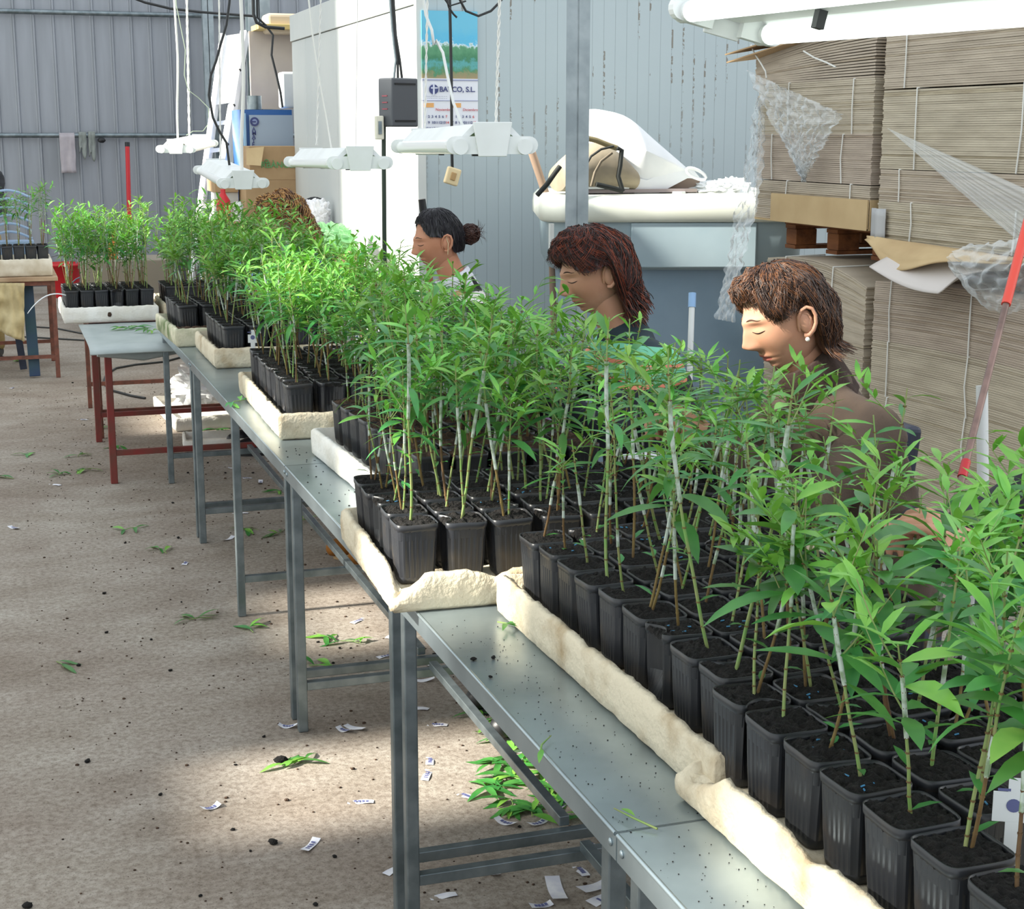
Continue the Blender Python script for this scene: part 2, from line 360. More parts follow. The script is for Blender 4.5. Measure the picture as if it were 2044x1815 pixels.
# ---------------------------------------------------------------- foam trays
TH=.08
def tray(cx,cy,lx,ly,rz,z,label,m=None,notches=(),h=TH,seed=1,group=None,rough=.003):
    """open foam tray; notches = list of (side, pos along side, width, depth); sides 0:-y 1:+x 2:+y 3:-x"""
    mb=MB(); rr=random.Random(seed); st=.012; pts=[]
    cor=[(-lx/2,-ly/2),(lx/2,-ly/2),(lx/2,ly/2),(-lx/2,ly/2)]
    for s in range(4):
        a=Vector(cor[s]); b=Vector(cor[(s+1)%4]); n=max(4,int((b-a).length/st)); nn=Vector(((b-a).y,-(b-a).x)).normalized()
        for i in range(n): 
            p=a.lerp(b,i/n); d=0; L=(b-a).length
            for (sd,c,w,dp) in notches:
                if sd==s: d=max(d,dp*max(0,1-abs(i/n*L-c)/w)**.9 if abs(i/n*L-c)<w else 0)
                # notch that wraps a corner
                if (sd+1)%4==s and c>0: 
                    LL=lx if sd%2==0 else ly
                    if c+w>LL: q=abs(i/n*L+LL-c); d=max(d,dp*max(0,1-q/w)**.7 if q<w else 0)
                if (sd-1)%4==s and c-w<0:
                    q=abs(i/n*L-L-c); d=max(d,dp*max(0,1-q/w)**.7 if q<w else 0)
            hh=h-d+rough*1.3*noise.noise((p.x*40+seed,p.y*40,0))+rough*noise.noise((p.x*130+seed,p.y*130,3))
            pts.append((p,s,hh))
    n=len(pts); wall=.020; rows=[]
    def inset(p,w): return Vector((max(-lx/2+w,min(lx/2-w,p.x)),max(-ly/2+w,min(ly/2-w,p.y))))
    def jig(p,z,k=1): return .0022*k*noise.noise((p.x*25+seed,p.y*25,z*30))+.0012*noise.noise((p.x*90,p.y*90,z*90+seed))
    for (ins,zf) in ((.010,lambda h_:0),(.002,lambda h_:.008),(0,lambda h_:h_*.35),(0,lambda h_:h_*.65),(0.001,lambda h_:h_-.006),(.007,lambda h_:h_),(wall-.004,lambda h_:h_+.001),(wall,lambda h_:min(h_-.004,h-.038)),(.0285,lambda h_:h-.038)):
        row=[]
        for p,s,hh in pts:
            q=inset(p,ins); zz=zf(hh); j=jig(p,zz)+0.004*max(0,noise.noise((p.x*9+seed,p.y*9,zz*20))) ; nx=[(0,1),(-1,0),(0,-1),(1,0)][s]
            row.append((q.x+nx[0]*j,q.y+nx[1]*j,zz))
        rows.append(row)
    vs=[v for r in rows for v in r]; fs=[]
    for i in range(len(rows)-1):
        for k in range(n): fs.append((i*n+k,i*n+(k+1)%n,(i+1)*n+(k+1)%n,(i+1)*n+k))
    fs.append(tuple(range(n))[::-1]); o0=(len(rows)-1)*n; fs.append(tuple(range(o0,o0+n)))
    mb.add(vs,fs,0,True)
    o=link('foam_tray',mb.mesh('foam_tray',m or M_foam)); o.location=(cx,cy,z+.001); o.rotation_euler=(0,0,rz)
    return tag(o,label,'tray',group)

# ---------------------------------------------------------------- potted seedlings: prototypes
PW=.088; PH=.122
def pot_mesh(seed,dent=0):
    mb=MB(); seg=96; rr=random.Random(seed); rows=[]
    for (hw,z,g) in ((.72,0,0),(.80,.003,0),(.835,.012,0),(.84,.014,1),(.90,.05,1),(.955,.106,1),(.96,.109,0),(.985,.1105,0),(1.0,.114,0),(1.0,PH,0),(.97,PH+.0005,0),(.965,.116,0),(.93,.09,0)):
        row=[]
        for k in range(seg):
            a=2*PI*k/seg; q=1/((abs(math.cos(a))**6+abs(math.sin(a))**6)**(1/6)); r=hw*PW/2*q
            if g and (k//2)%2==0: r-=.0014
            x,y=r*math.cos(a),r*math.sin(a); wob=1+.022*noise.noise((x*16+seed,y*16,z*14))*(z/PH)
            if dent and z>.03: x-=dent*max(0,1-((x-PW/2)**2+y*y)/.0009)*.02
            row.append((x*wob,y*wob,z+(.0015*noise.noise((x*20,y*20,seed)) if z>.09 else 0)))
        rows.append(row)
    n=seg; vs=[v for r in rows for v in r]; fs=[(i*n+k,i*n+(k+1)%n,(i+1)*n+(k+1)%n,(i+1)*n+k) for i in range(len(rows)-1) for k in range(n)]
    mb.add(vs,fs,0,True); mb.add(vs[:n],[tuple(range(n))[::-1]]); 
    for q in range(3*n,5*n): mb.sm[q]=False
    return mb.mesh('pot',M_pot)
def soil_mesh(seed,m,high=.004):
    mb=MB(); rr=random.Random(seed); N=26; w=PW*.485
    def f(u,v):
        x=(u*2-1); y=(v*2-1); r=(abs(x)**6+abs(y)**6)**(1/6); e=min(1,r)
        if r>1: x/=r;y/=r
        z=PH-.004+high*(1-e*e)+.006*noise.noise((x*2.2+seed*3,y*2.2,1))+.005*noise.noise((x*6+seed,y*6,5))+.0035*noise.noise((x*15+seed,y*15,7))-(.006 if r>1 else 0)
        return (x*w,y*w,z)
    mb.grid(f,N,N)
    for k in range(9):
        x,y=rr.uniform(-.8,.8)*w,rr.uniform(-.8,.8)*w; s=rr.uniform(.0012,.0035)
        mb.ell((x,y,PH-.006+high*.6),(s,s*rr.uniform(.6,1),s*.7),6,4,0,None,.4)
    return mb.mesh('soil',m)
def leaf(mb,base,d,side,up,L,W,droop,mi=0,fold=.25,cup=0,nseg=5):
    base=Vector(base); d=Vector(d).normalized(); side=Vector(side).normalized(); up=Vector(up)
    prof=[0.05,.62,.98,.92,.58,0.0] if nseg==5 else [0.05,.9,.75,0.0]
    n=len(prof)-1; vs=[]; p=base.copy(); dd=d.copy(); st=L/n
    for i in range(n+1):
        wv=W/2*prof[i]; nrm=side.cross(dd).normalized()
        if nrm.z<0: nrm=-nrm
        vs+= [p-side*wv+nrm*wv*fold, p, p+side*wv+nrm*wv*fold]
        dd=(dd+Vector((0,0,-droop/n))).normalized(); p=p+dd*st
    fs=[]
    for i in range(n):
        a=i*3
        fs+=[(a,a+1,a+4,a+3),(a+1,a+2,a+5,a+4)]
    mb.add(vs,fs,mi,True)
def plant_meshes(seed,h,broad=0,cut=False,lean=.10,tape=True,low=.42,dens=1.0,young=.35,p1=.72,tp_=.7):
    """returns stem mesh, leaves mesh, tape mesh"""
    rr=random.Random(seed*13+5); st=MB(); lf=MB(); tp=MB()
    def path(p0,L,dirv,wob,n=10):
        pts=[Vector(p0)]; d=Vector(dirv).normalized()
        for i in range(n):
            d=(d+Vector((rr.uniform(-wob,wob),rr.uniform(-wob,wob),.07))).normalized(); pts.append(pts[-1]+d*L/n)
        return pts
    stems=[]
    nst=1 if rr.random()<p1 else 2
    for s in range(nst):
        a=rr.uniform(0,2*PI); hh=h*(1 if s==0 else rr.uniform(.6,.85))
        p0=(rr.uniform(-.008,.008),rr.uniform(-.008,.008),PH-.012)
        main=path(p0,hh,(math.cos(a)*lean,math.sin(a)*lean,1),.055,12)
        stems.append((main,hh,0 if s==0 else low+.1))
    for main,hh,lo in stems:
        n=len(main); split=int(n*.42)
        rad0=.0029 if hh>.38 else .0024
        st.tube(main[:split+1],[rad0*(1-.03*i) for i in range(split+1)],6,1 if rr.random()<.6 else 0,cap=False)
        st.tube(main[split:],[rad0*.85*(1-.07*i) for i in range(n-split)],6,0)
        for i in range(1,n-1):
            st.tube([main[i]-Vector((0,0,.0012)),main[i]+Vector((0,0,.0012))],rad0*1.22,5,1,cap=False)
        if tape and rr.random()<tp_:
            a=int(n*rr.uniform(.25,.55)); b=min(n-1,a+rr.randint(2,5)); tp.tube(main[a:b],[rad0*1.22*(1+.35*noise.noise((i*1.7,seed,0))) for i in range(b-a)],6,0)
        def along(t):
            f=t*(n-1); i=min(int(f),n-2); return main[i].lerp(main[i+1],f-i),(main[i+1]-main[i]).normalized()
        cnt=int((24 if broad else 30)*dens*hh/.45); ga=rr.uniform(0,6)
        for k in range(cnt):
            t=max(lo,low)+(1-max(lo,low))*((k+rr.random()*.6)/cnt)
            t=min(t,.995)
            p,dv=along(t); ga+=2.4+rr.uniform(-.4,.4)
            tf=(t-low)/(1-low)
            el=.25+.75*tf if tf<.85 else 1.6
            L=(rr.uniform(.085,.14) if broad else rr.uniform(.06,.112))*(1-.35*tf if tf<.85 else .5); W=L*(rr.uniform(.21,.30) if broad else rr.uniform(.14,.22))
            if cut and tf>.9: continue
            d=Vector((math.cos(ga),math.sin(ga),el*rr.uniform(.2,1.0))); side=Vector((-math.sin(ga),math.cos(ga),rr.uniform(-.45,.45)))
            leaf(lf,p,d,side,(0,0,1),L,W,rr.uniform(.25,1.5)*(1.1-tf*.5),1 if (tf>.8 or rr.random()<young*tf*.6) else 0,rr.uniform(.12,.4))
        # side shoots with small leaves
        for k in range(rr.randint(0,1) if dens<.5 else rr.randint(2,4) if not broad else rr.randint(1,3)):
            t=rr.uniform(max(lo,low),.9); p,dv=along(t); a=rr.uniform(0,2*PI)
            sp=path(p,rr.uniform(.06,.13),(math.cos(a),math.sin(a),rr.uniform(.7,1.3)),.05,5)
            st.tube(sp,[.0013-.00015*i for i in range(6)],5,0)
            for q in range(2,6):
                for z in range(2):
                    ga=a+rr.uniform(-2.4,2.4); L=rr.uniform(.03,.065)
                    leaf(lf,sp[q],(math.cos(ga),math.sin(ga),rr.uniform(.3,1.4)),(-math.sin(ga),math.cos(ga),rr.uniform(-.3,.3)),(0,0,1),L,L*.24,rr.uniform(.1,.8),1,.3,nseg=3)
        if cut: st.tube([main[-1],main[-1]+Vector((0,0,.004))],rad0*.9,6,2)
    # a few small leaves low on the stem
    main=stems[0][0]
    for k in range(rr.randint(0,3)):
        i=rr.randint(1,4); a=rr.uniform(0,6.3); leaf(lf,main[i],(math.cos(a),math.sin(a),.6),(-math.sin(a),math.cos(a),0),(0,0,1),rr.uniform(.02,.045),.011,.5,0,nseg=3)
    return st.mesh('stem',[M_stemg,M_stemb,M_leaf2]),lf.mesh('leaves',[M_leaf,M_leaf2]),(tp.mesh('graft_tape',M_tape) if tp.v else None)
pots=[pot_mesh(i,dent=(1 if i==3 else 0)) for i in range(4)]
soils=[soil_mesh(i,M_soil) for i in range(4)]; soils_dry=[soil_mesh(i+9,M_soil2,.008) for i in range(2)]
def fert_mesh(seed):
    rr=random.Random(seed); mb=MB()
    for k in range(4):
        x,y=rr.uniform(-.03,.03),rr.uniform(-.03,.03); a=rr.uniform(0,6.28); mb.tube([(x,y,PH-.001),(x+.006*math.cos(a),y+.006*math.sin(a),PH)],.0012,6)
    return mb.mesh('fertiliser_granules',M_fert)
ferts=[fert_mesh(i) for i in range(3)]
def protos(n,seed,**kw): return [plant_meshes(seed+i,kw['h0']+(kw['h1']-kw['h0'])*((i*7)%n)/n,**{k:v for k,v in kw.items() if k not in('h0','h1')}) for i in range(n)]
P_broad=protos(9,100,h0=.25,h1=.38,broad=1,cut=False,low=.50,dens=.75,lean=.28,p1=.5)
P_sparse=protos(12,500,h0=.20,h1=.44,low=.70,lean=.32,dens=.24,p1=.45,tp_=.95)
P_cut=protos(5,140,h0=.28,h1=.38,broad=1,cut=True,low=.50,dens=.7,lean=.24)
P_std=protos(14,200,h0=.32,h1=.48,low=.50,lean=.2,dens=.8,p1=.55,tp_=.85)
P_mid=protos(12,250,h0=.30,h1=.45,low=.64,lean=.24,dens=.48,p1=.35,tp_=.9)
P_far=protos(9,300,h0=.33,h1=.50,low=.46,dens=.62,lean=.2,p1=.4)
P_thin=protos(5,400,h0=.36,h1=.48,low=.66,dens=.45)
PCOUNT=0
def seedling(x,y,z,rz,plants,soilset,label,group,rr,plant=True,tilt=.03,name='potted_seedling',fert=False):
    global PCOUNT; PCOUNT+=1
    e=empty(name,(x,y,z),label,'plant pot' if not plant else 'potted plant',group); e.rotation_euler=(rr.uniform(-tilt,tilt),rr.uniform(-tilt,tilt),rz+rr.choice((0,PI/2,PI,-PI/2)))
    link('pot',rr.choice(pots),e); s=link('soil',rr.choice(soilset),e)
    if fert: tag(link('fertiliser_granules',rr.choice(ferts),e),kind='stuff')
    if plant:
        a,b,c=rr.choice(plants); sp=Matrix.Rotation(rr.uniform(0,6.28),4,'Z')@Matrix.Diagonal((1,1,rr.uniform(.93,1.07)*(1-.22*max(0,min(1,(x-1.15)/.35)) if y<5 else 1),1))
        for nm,me in (('stem',a),('leaves',b),('graft_tape',c)):
            if me: q=link(nm,me,e); q.matrix_local=sp
    return e
def fill(cx,cy,rz,z,nx,ny,desc,plants,group,seed,soilset=None,pitch=.0985,skip=lambda i,j:False,keep=lambda p:True,side='walkway',fert=.0,empty_=lambda i,j:False,end='near',sc=1):
    rr=random.Random(seed); c,s=math.cos(rz),math.sin(rz); PF=plants if callable(plants) else (lambda i,j:plants)
    for i in range(nx):
        for j in range(ny):
            if skip(i,j): continue
            x=(i-(nx-1)/2)*pitch; y=(j-(ny-1)/2)*pitch; P=Vector((cx+x*c-y*s,cy+x*s+y*c,z))
            if not keep(P): continue
            em=empty_(i,j)
            lab='%s, %s from %s, %s from %s end, on %s'%('pot of bare soil' if em else 'potted seedling',ORD[i],side,ORD[j],end,desc)
            e_=seedling(P.x,P.y,P.z,rz,PF(i,j),soilset or soils,lab,group,rr,plant=not em,fert=rr.random()<fert)
            if sc!=1: e_.scale=(sc,sc,1)
RZ=TZ+TH-.0365
inview=lambda p:(p.x/max(p.y,.01))<.79
# A: nearest, chipped rim
tray(1.155,1.395,.57,.95,0.015,TZ,'long foam tray nearest the camera, its far corner chipped and greenish',notches=((3,.03,.10,.05),(3,.35,.06,.012),(3,.7,.05,.01)),seed=3)
fill(1.150,1.42,0.015,RZ,5,9,'nearest foam tray',P_broad+P_cut,'seedlings on the nearest foam tray',11,keep=inview,fert=.35)
# B
tray(1.175,2.285,.57,.955,0.01,TZ,'long clean-edged foam tray with a dark smear on its side',seed=5,notches=((3,.45,.03,.006),))
fill(1.170,2.31,0.01,RZ,5,9,'second long foam tray',(lambda i,j:P_sparse+P_mid[:2] if i>=2 else P_mid[:6]+P_sparse[:7]+P_cut[:2]),'seedlings on the second long foam tray',12,skip=lambda i,j:(i>=3 and j==0) or (i==4 and j==1),fert=.25)
# C: crosswise with the broken corner
tray(1.165,3.085,.93,.575,-0.045,TZ,'crosswise foam tray with a deep V broken out of its corner',notches=((3,.575,.075,.058),(0,.0,.06,.045),(0,.22,.07,.024),(0,.12,.08,.006)),seed=8)
fill(1.165,3.085,-0.045,RZ,9,5,'crosswise broken-corner tray',(lambda i,j:P_sparse+P_mid[:5] if i>=4 else P_std[:8]+P_mid[:6]),'seedlings on the crosswise broken tray',13,pitch=.0995,fert=.12)
# D: bright, sunlit, dry soil
tray(1.14,3.925,.57,.95,0.03,TZ,'sunlit white foam tray carrying pots of dry brown soil',m=M_foam_clean,seed=9,rough=.002)
fill(1.15,3.935,0.03,RZ,5,9,'sunlit white tray',(lambda i,j:P_std[:7]+P_mid if i>=2 else P_std),'seedlings on the sunlit white tray',14,soilset=soils_dry)
# E
tray(1.075,5.09,.555,.93,-0.02,TZ,'foam tray set behind a bare stretch of table, large pots at its corner',seed=12,notches=((3,.62,.04,.012),))
fill(1.075,5.10,-0.02,RZ,5,9,'tray behind the bare table stretch',P_std,'seedlings on the fifth tray',15)
# F
tray(1.09,6.49,.57,.62,0.0,TZ,'short foam tray with a stained yellowish front on the far table',seed=15)
fill(1.09,6.50,0.0,RZ,5,6,'short stained tray',P_far+P_std[:4],'seedlings on the short stained tray',16)
# G mossy
tray(1.005,7.22,.57,.66,0.03,TZ,'foam tray with a mossy green front and crumbs of soil',m=M_foam_moss,seed=18)
fill(1.005,7.30,0.03,RZ,5,5,'mossy tray',P_far,'seedlings on the mossy tray',17)
mb=MB(); rr=random.Random(4)
for k in range(420): 
    s=rr.uniform(.004,.011); mb.ell((rr.uniform(.745,1.26),rr.uniform(6.93,7.03),TZ+.071),(s,s,s*.7),5,4,0,None,.3)
obj('soil_crumbs',mb,M_soil2,label='brown soil crumbs spilled along the mossy tray rim',cat='soil',kind='stuff')
# crumbs on B's empty corner
mb=MB()
for k in range(300):
    s=rr.uniform(.002,.007); mb.ell((rr.uniform(1.24,1.43),rr.uniform(1.84,2.05),TZ+.0695),(s,s,s*.7),5,4,0,None,.3)
obj('soil_crumbs',mb,M_soil,label='dark soil crumbs in the empty corner of the second long tray',cat='soil',kind='stuff')
# soil crumbs scattered over the bare metal tops
mb=MB()
for k in range(300):
    s=rr.uniform(.0004,.0014); mb.ell((rr.uniform(.755,.885),rr.uniform(1.2,2.75),TZ+.0008),(s,s*rr.uniform(.6,1),s*.6),5,4)
for k in range(60):
    s=rr.uniform(.001,.003); mb.ell((rr.uniform(.76,.9),rr.uniform(3.5,4.6),TZ+.0008),(s,s,s*.6),5,4)
obj('soil_crumbs',mb,M_soil,label='fine dark soil specks scattered on the bare metal tabletops',cat='soil',kind='stuff')
# ---------------------------------------------------------------- red-legged trestle and tray H
def trestle(x0,x1,y0,y1,z,m,label,topm,name='trestle_table',lw=.032,topz=.02):
    t=empty(name,((x0+x1)/2,(y0+y1)/2,0),label,'table')
    mb=MB(); mb.bb(x0-.02,x1+.02,y0-.02,y1+.02,z-topz,z); bevel(obj('tabletop',mb,topm,t),.004)
    for y in (y0+lw/2,y1-lw/2):
        mb=MB(); mb.bb(x0+lw,x1-lw,y-lw/2,y+lw/2,z-topz-.031,z-topz-.001); obj('rail',mb,m,t)
        for x in (x0+lw/2,x1-lw/2): mb=MB(); mb.bb(x-lw/2,x+lw/2,y-lw/2,y+lw/2,0,z-topz-.001); bevel(obj('leg',mb,m,t),.003)
        mb=MB(); mb.bb(x0+lw,x1-lw,y-lw*.4,y+lw*.4,.14,.165); obj('crossbar',mb,m,t)
    return t
t=trestle(.475,1.36,7.73,8.88,.70,M_redpaint,'red-painted steel trestle under a grey sheet and the end foam tray',M_redpaint,lw=.034)
M_greysheet=mat('grey_cover_sheet','#a7b0b0','#98a2a3',rough=.5,scale=6,bump=.1)
mb=MB(); mb.grid(lambda u,v:(.40+.74*u,7.56+.98*v,.7025+.004*noise.noise((u*5,v*5,2))-.03*max(0,1-v*8)**2*(1-.2*u)),14,24)
o=obj('cover_sheet',mb,M_greysheet,label='pale grey sheet laid over the red trestle, leaves lying on it',cat='sheet',solid=.006)
mb=MB(); mb.tube([(.44,7.68,.665),(.66,7.70,.640),(.84,7.70,.655)],[.02,.026,.012],8); 
obj('fabric_roll',mb,M_greysheet,label='loose grey fold hanging under the front edge of the grey sheet',cat='cloth')
t=trestle(.50,1.36,8.95,10.03,.70,M_rust,'rusty brown steel trestle behind the red-painted one',M_rust,lw=.026)
tray(.575,8.86,.50,.62,0.0,.707,'white foam tray facing the camera at the end of the row, hole in its front',m=M_foam_clean,seed=21,h=.085)
ZH=.707+.085-.0365
fill(.575,8.86,0,ZH,6,6,'end tray on red trestle',P_far,'seedlings on the end tray over the red trestle',18,pitch=.079,side='left',sc=.86)
tray(1.13,8.90,.55,.62,0.0,.707,'foam tray just right of the end tray, mostly hidden by shoots',m=M_foam,seed=22,h=.085)
fill(1.12,8.90,0,ZH,5,4,'hidden tray on red trestle',P_far,'seedlings on the hidden tray over the red trestle',19,pitch=.10,side='left')
mb=MB(); mb.ell((.565,8.547,.752),(.011,.004,.013),10,6,0,None,.3); obj('dirt_plug',mb,M_soil2,label='brown plug of dirt in the hole of the end tray front',cat='dirt')
# plant label arching off the tray corner
M_wlabel=mat('white_plastic_tag','#d9dde0',rough=.4)
mb=MB(); mb.grid(lambda u,v:(.345-.20*u,8.56+.012*(v-.5)+.05*u,.86+.03*math.sin(u*2.2)-.12*u*u+.004*v),10,2)
obj('plant_tag',mb,M_wlabel,label='long white plastic tag arching off the left corner of the end tray',cat='plant tag',solid=.0015)
# far-left table
t=trestle(-.95,.39,11.38,12.28,.72,M_rust,'rusty steel table at the far left edge with a foam tray of tall seedlings',mat('worn_plywood','#b19a7e','#94795f',rough=.8,scale=6),lw=.03,topz=.03)
tray(-.08,11.66,.92,.5,0,.721,'grey-white foam tray on the far left rusty table',seed=31,h=.12,rough=.003,m=mat('aged_polystyrene','#d8d2c4','#b8ad98',rough=.85,scale=8))
fill(-.075,11.66,0,.721+.12-.0365,11,3,'far left tray',P_thin,'tall bare-stemmed seedlings on the far left tray',20,pitch=.080,side='left',skip=lambda i,j:i<5,sc=.88)
print('POTS',PCOUNT)

# ---------------------------------------------------------------- single accents on the benches
def white_tag(x,y,z,rz,label,w=.05,h=.045,printed=True):
    e=empty('plant_label',(x,y,z),label,'plant label',rz=rz)
    mb=MB(); mb.bb(-w/2,w/2,-.0006,.0006,.015,.015+h); mb.box((w*.1,0,.015+h+.008),(w*.5,.0012,.018)); mb.bb(-.008,.008,-.0006,.0006,-.06,.015); bevel(obj('card',mb,M_wlabel,e,local=True),.0004)
    if printed:
        mb=MB(); mb.lathe((0,-.0008,.035),[(.008,0),(.008,.0004)],16,M=Matrix.Rotation(PI/2,3,'X')); mb.bb(-.018,-.004,-.0012,-.0007,.052,.055); obj('print',mb,M_print,e,local=True)
    return e
p=atz(2022,1625,.955); white_tag(p.x,p.y,.930,-.5,'white card label stuck in the soil at the right edge of the nearest tray',w=.045,h=.036)
p=atz(505,690,.95); white_tag(p.x,p.y,.945,-.3,'small white label standing among pots behind the stained tray',w=.035,h=.03)
p=atz(498,585,.97); white_tag(p.x,p.y,.985,-.3,'tiny white tag leaning among shoots of the stained tray',w=.03,h=.02,printed=False)
# ---------------------------------------------------------------- columns
ibeam(2.56,6.75,.105,.10,4.6,label='galvanised steel column standing behind the second woman',rz=rad(-20))
ibeam(2.44,18.2,.12,.10,4.6,label='pale steel column against the corrugated wall, left of the ladder')
ibeam(2.47,14.95,.20,.2,4.6,label='broad grey steel column behind the top of the ladder')
# ---------------------------------------------------------------- hanging fluorescent fixtures
def fixture(near,far,label,lit=False,roll=0):
    near=Vector(near); far=Vector(far); L=(far-near).length; d=(far-near).normalized(); rz=math.atan2(d.y,d.x)-PI/2
    e=empty('fluorescent_lamp',(near+far)/2,label,'lamp','fluorescent fixtures hung over the work tables'); e.rotation_euler=(math.asin(d.z),roll,rz)
    # body: shallow trapezoid reflector, local y along the lamp
    mb=MB(); h=L/2
    prof=[(-.095,-.02),(-.045,.03),(.045,.03),(.095,-.02),(.088,-.024),(.04,.012),(-.04,.012),(-.088,-.024)]
    vs=[(x,y,z) for y in (-h+.03,h-.03) for x,z in prof]; n=8
    mb.add(vs,[(k,(k+1)%n,n+(k+1)%n,n+k) for k in range(n)]+[tuple(range(n))[::-1],tuple(range(n,2*n))])
    mb.bb(-.03,.03,-h+.02,h-.02,-.018,.013)
    obj('reflector',mb,M_white_metal,e,local=True)
    for s in (-1,1):
        mb=MB(); y=s*(h-.012); mb.add([(-.05,y-.004,.035),(.05,y-.004,.035),(.036,y-.004,-.05),(-.036,y-.004,-.05),(-.05,y+.004,.035),(.05,y+.004,.035),(.036,y+.004,-.05),(-.036,y+.004,-.05)],[(0,1,2,3),(7,6,5,4),(0,4,5,1),(1,5,6,2),(2,6,7,3),(3,7,4,0)])
        bevel(obj('end_plate',mb,M_white_metal,e,local=True),.002)
        # rounded holders sticking out both sides
        for q in (-1,1):
            mb=MB(); pts=[]
            for k in range(9):
                a=-PI/2+PI*k/8; pts.append((q*(.095+.022*math.cos(a)),-.022+.022*math.sin(a)))
            pts=[(q*.03,-.044)]+pts+[(q*.03,0.0)]; m_=len(pts)
            mb.add([(x,y-.010-s*.012,z) for x,z in pts]+[(x,y+.010-s*.012,z) for x,z in pts],[tuple(range(m_)),tuple(range(m_,2*m_))[::-1]]+[(k,(k+1)%m_,m_+(k+1)%m_,m_+k) for k in range(m_)])
            obj('tube_holder',mb,M_white_metal,e,local=True)
    for q in (-1,1):
        mb=MB(); mb.tube([(q*.082,-h+.02,-.026),(q*.082,h-.02,-.026)],.0185,16)
        obj('tube',mb,M_lamp_on if lit else M_tube,e,local=True)
        for s in (-1,1):
            mb=MB(); mb.tube([(q*.082,s*(h-.045),-.026),(q*.082,s*(h-.005),-.026)],.0195,16); obj('tube_cap',mb,M_white_metal,e,local=True)
    for s in (-.55,.45):
        mb=MB(); mb.bb(-.008,.008,s*h-.008,s*h+.008,-.05,-.02); obj('clip',mb,M_black,e,local=True)
    return e
def hanger(p,top,label,mt=M_string,r=.0028,twist=0,par=None):
    p=Vector(p); top=Vector(top); n=40 if twist else 12; pts=[]
    for i in range(n+1):
        t=i/n; q=p.lerp(top,t); 
        if twist: q+=Vector((math.cos(t*n*1.3),math.sin(t*n*1.3),0))*twist
        else: q+=Vector((.012*noise.noise((t*3,p.x*5,1)),.012*noise.noise((t*3,p.y*5,4)),0))
        pts.append(q)
    mb=MB(); mb.tube(pts,r,6)
    if twist: mb.tube([q+(p.lerp(top,i/n)-q)*2 for i,q in enumerate(pts)],r,6)
    hang(mb,mt,par)
def hang(mb,mt,par,name='hanging_cord'):
    Mi=Matrix.LocRotScale(par.location,par.rotation_euler,None).inverted(); mb.v=[tuple(Mi@Vector(v)) for v in mb.v]; return obj(name,mb,mt,par,local=True)
def P(x,y,d): # point at distance d along the world Y axis
    return aty(x,y,d)
# lamp 5 (nearest, lit)
n5=Vector((1.33,1.38,1.90)); f5=Vector((1.30,2.68,1.925)); L5=fixture(n5,f5,'lit twin-tube fixture nearest the camera, in the top right corner',lit=True,roll=rad(13))
# lamp 4
n4=aty(985,272,3.75); f4=aty(850,278,4.95); L4=fixture(n4,f4,'white fixture hung in front of the calendar and the white wall corner')
hanger(aty(848,262,4.9),aty(855,-90,4.9),'white twisted cord at the far end of the fixture before the calendar',r=.0022,twist=.0025,par=L4)
hanger(aty(990,245,3.85),aty(1000,-90,3.85),'white twisted cord at the near end of the fixture before the calendar',r=.0022,twist=.0025,par=L4)
mb=MB(); mb.tube([aty(x,y,4.3) for x,y in [(925,255),(905,205),(893,150),(884,105),(870,80),(866,90),(862,60),(850,30),(838,-60)]],.0042,8); hang(mb,M_white_metal,L4,'power_cord')
# lamp 3
n3=aty(720,312,5.35); f3=aty(620,312,6.6); L3=fixture(n3,f3,'white fixture hung in front of the sunlit cold room wall')
hanger(aty(632,290,6.5),aty(642,-60,6.5),'grey twisted cord above the fixture before the sunlit wall',r=.0022,twist=.003,par=L3)
mb=MB(); mb.tube([aty(x,y,5.9) for x,y in [(662,298),(650,225),(637,155),(626,82),(624,70),(612,-40)]],.0035,6); hang(mb,M_string,L3,'hanging_cord')
mb=MB(); mb.tube([aty(x,y,5.9) for x,y in [(710,298),(712,150),(714,-50)]],.0018,6); hang(mb,M_string,L3,'hanging_cord')
# lamp 2
n2=aty(486,356,7.0); f2=aty(430,330,8.2); L2=fixture(n2,f2,'grey-white fixture tilted in front of the ladder foot')
mb=MB(); mb.tube([aty(x,y,7.5) for x,y in [(458,330),(452,285),(438,262),(425,235),(417,190),(421,150),(432,120),(440,90),(452,50),(458,5),(460,-40)]],.006,6); hang(mb,M_cable,L2,'power_cord')
hanger(aty(484,345,7.1),aty(483,-60,7.1),'thick white rope rising past the top of the ladder',r=.008,par=L2)
hanger(aty(440,320,8.0),aty(437,-50,8.0),'thin grey cord left of the ladder',r=.003,twist=.002,par=L2)
# lamp 1
n1=aty(350,290,9.3); f1=aty(400,279,10.4); L1=fixture(n1,f1,'small far fixture hung before the corrugated wall')
hanger(aty(356,280,9.4),aty(349,-50,9.4),'white cord at the left end of the far fixture',r=.006,par=L1)
hanger(aty(378,278,10.0),aty(372,-50,10.0),'white twisted cord at the right end of the far fixture',r=.005,twist=.003,par=L1)
mb=MB(); mb.tube([aty(x,y,9.8) for x,y in [(372,270),(385,262),(405,262),(418,245),(416,215),(396,195),(376,180),(368,150),(370,100),(362,60),(352,10),(350,-20)]],.0025,6); hang(mb,mat('pale_green_wire','#9aa892',rough=.5),L1,'power_cord')
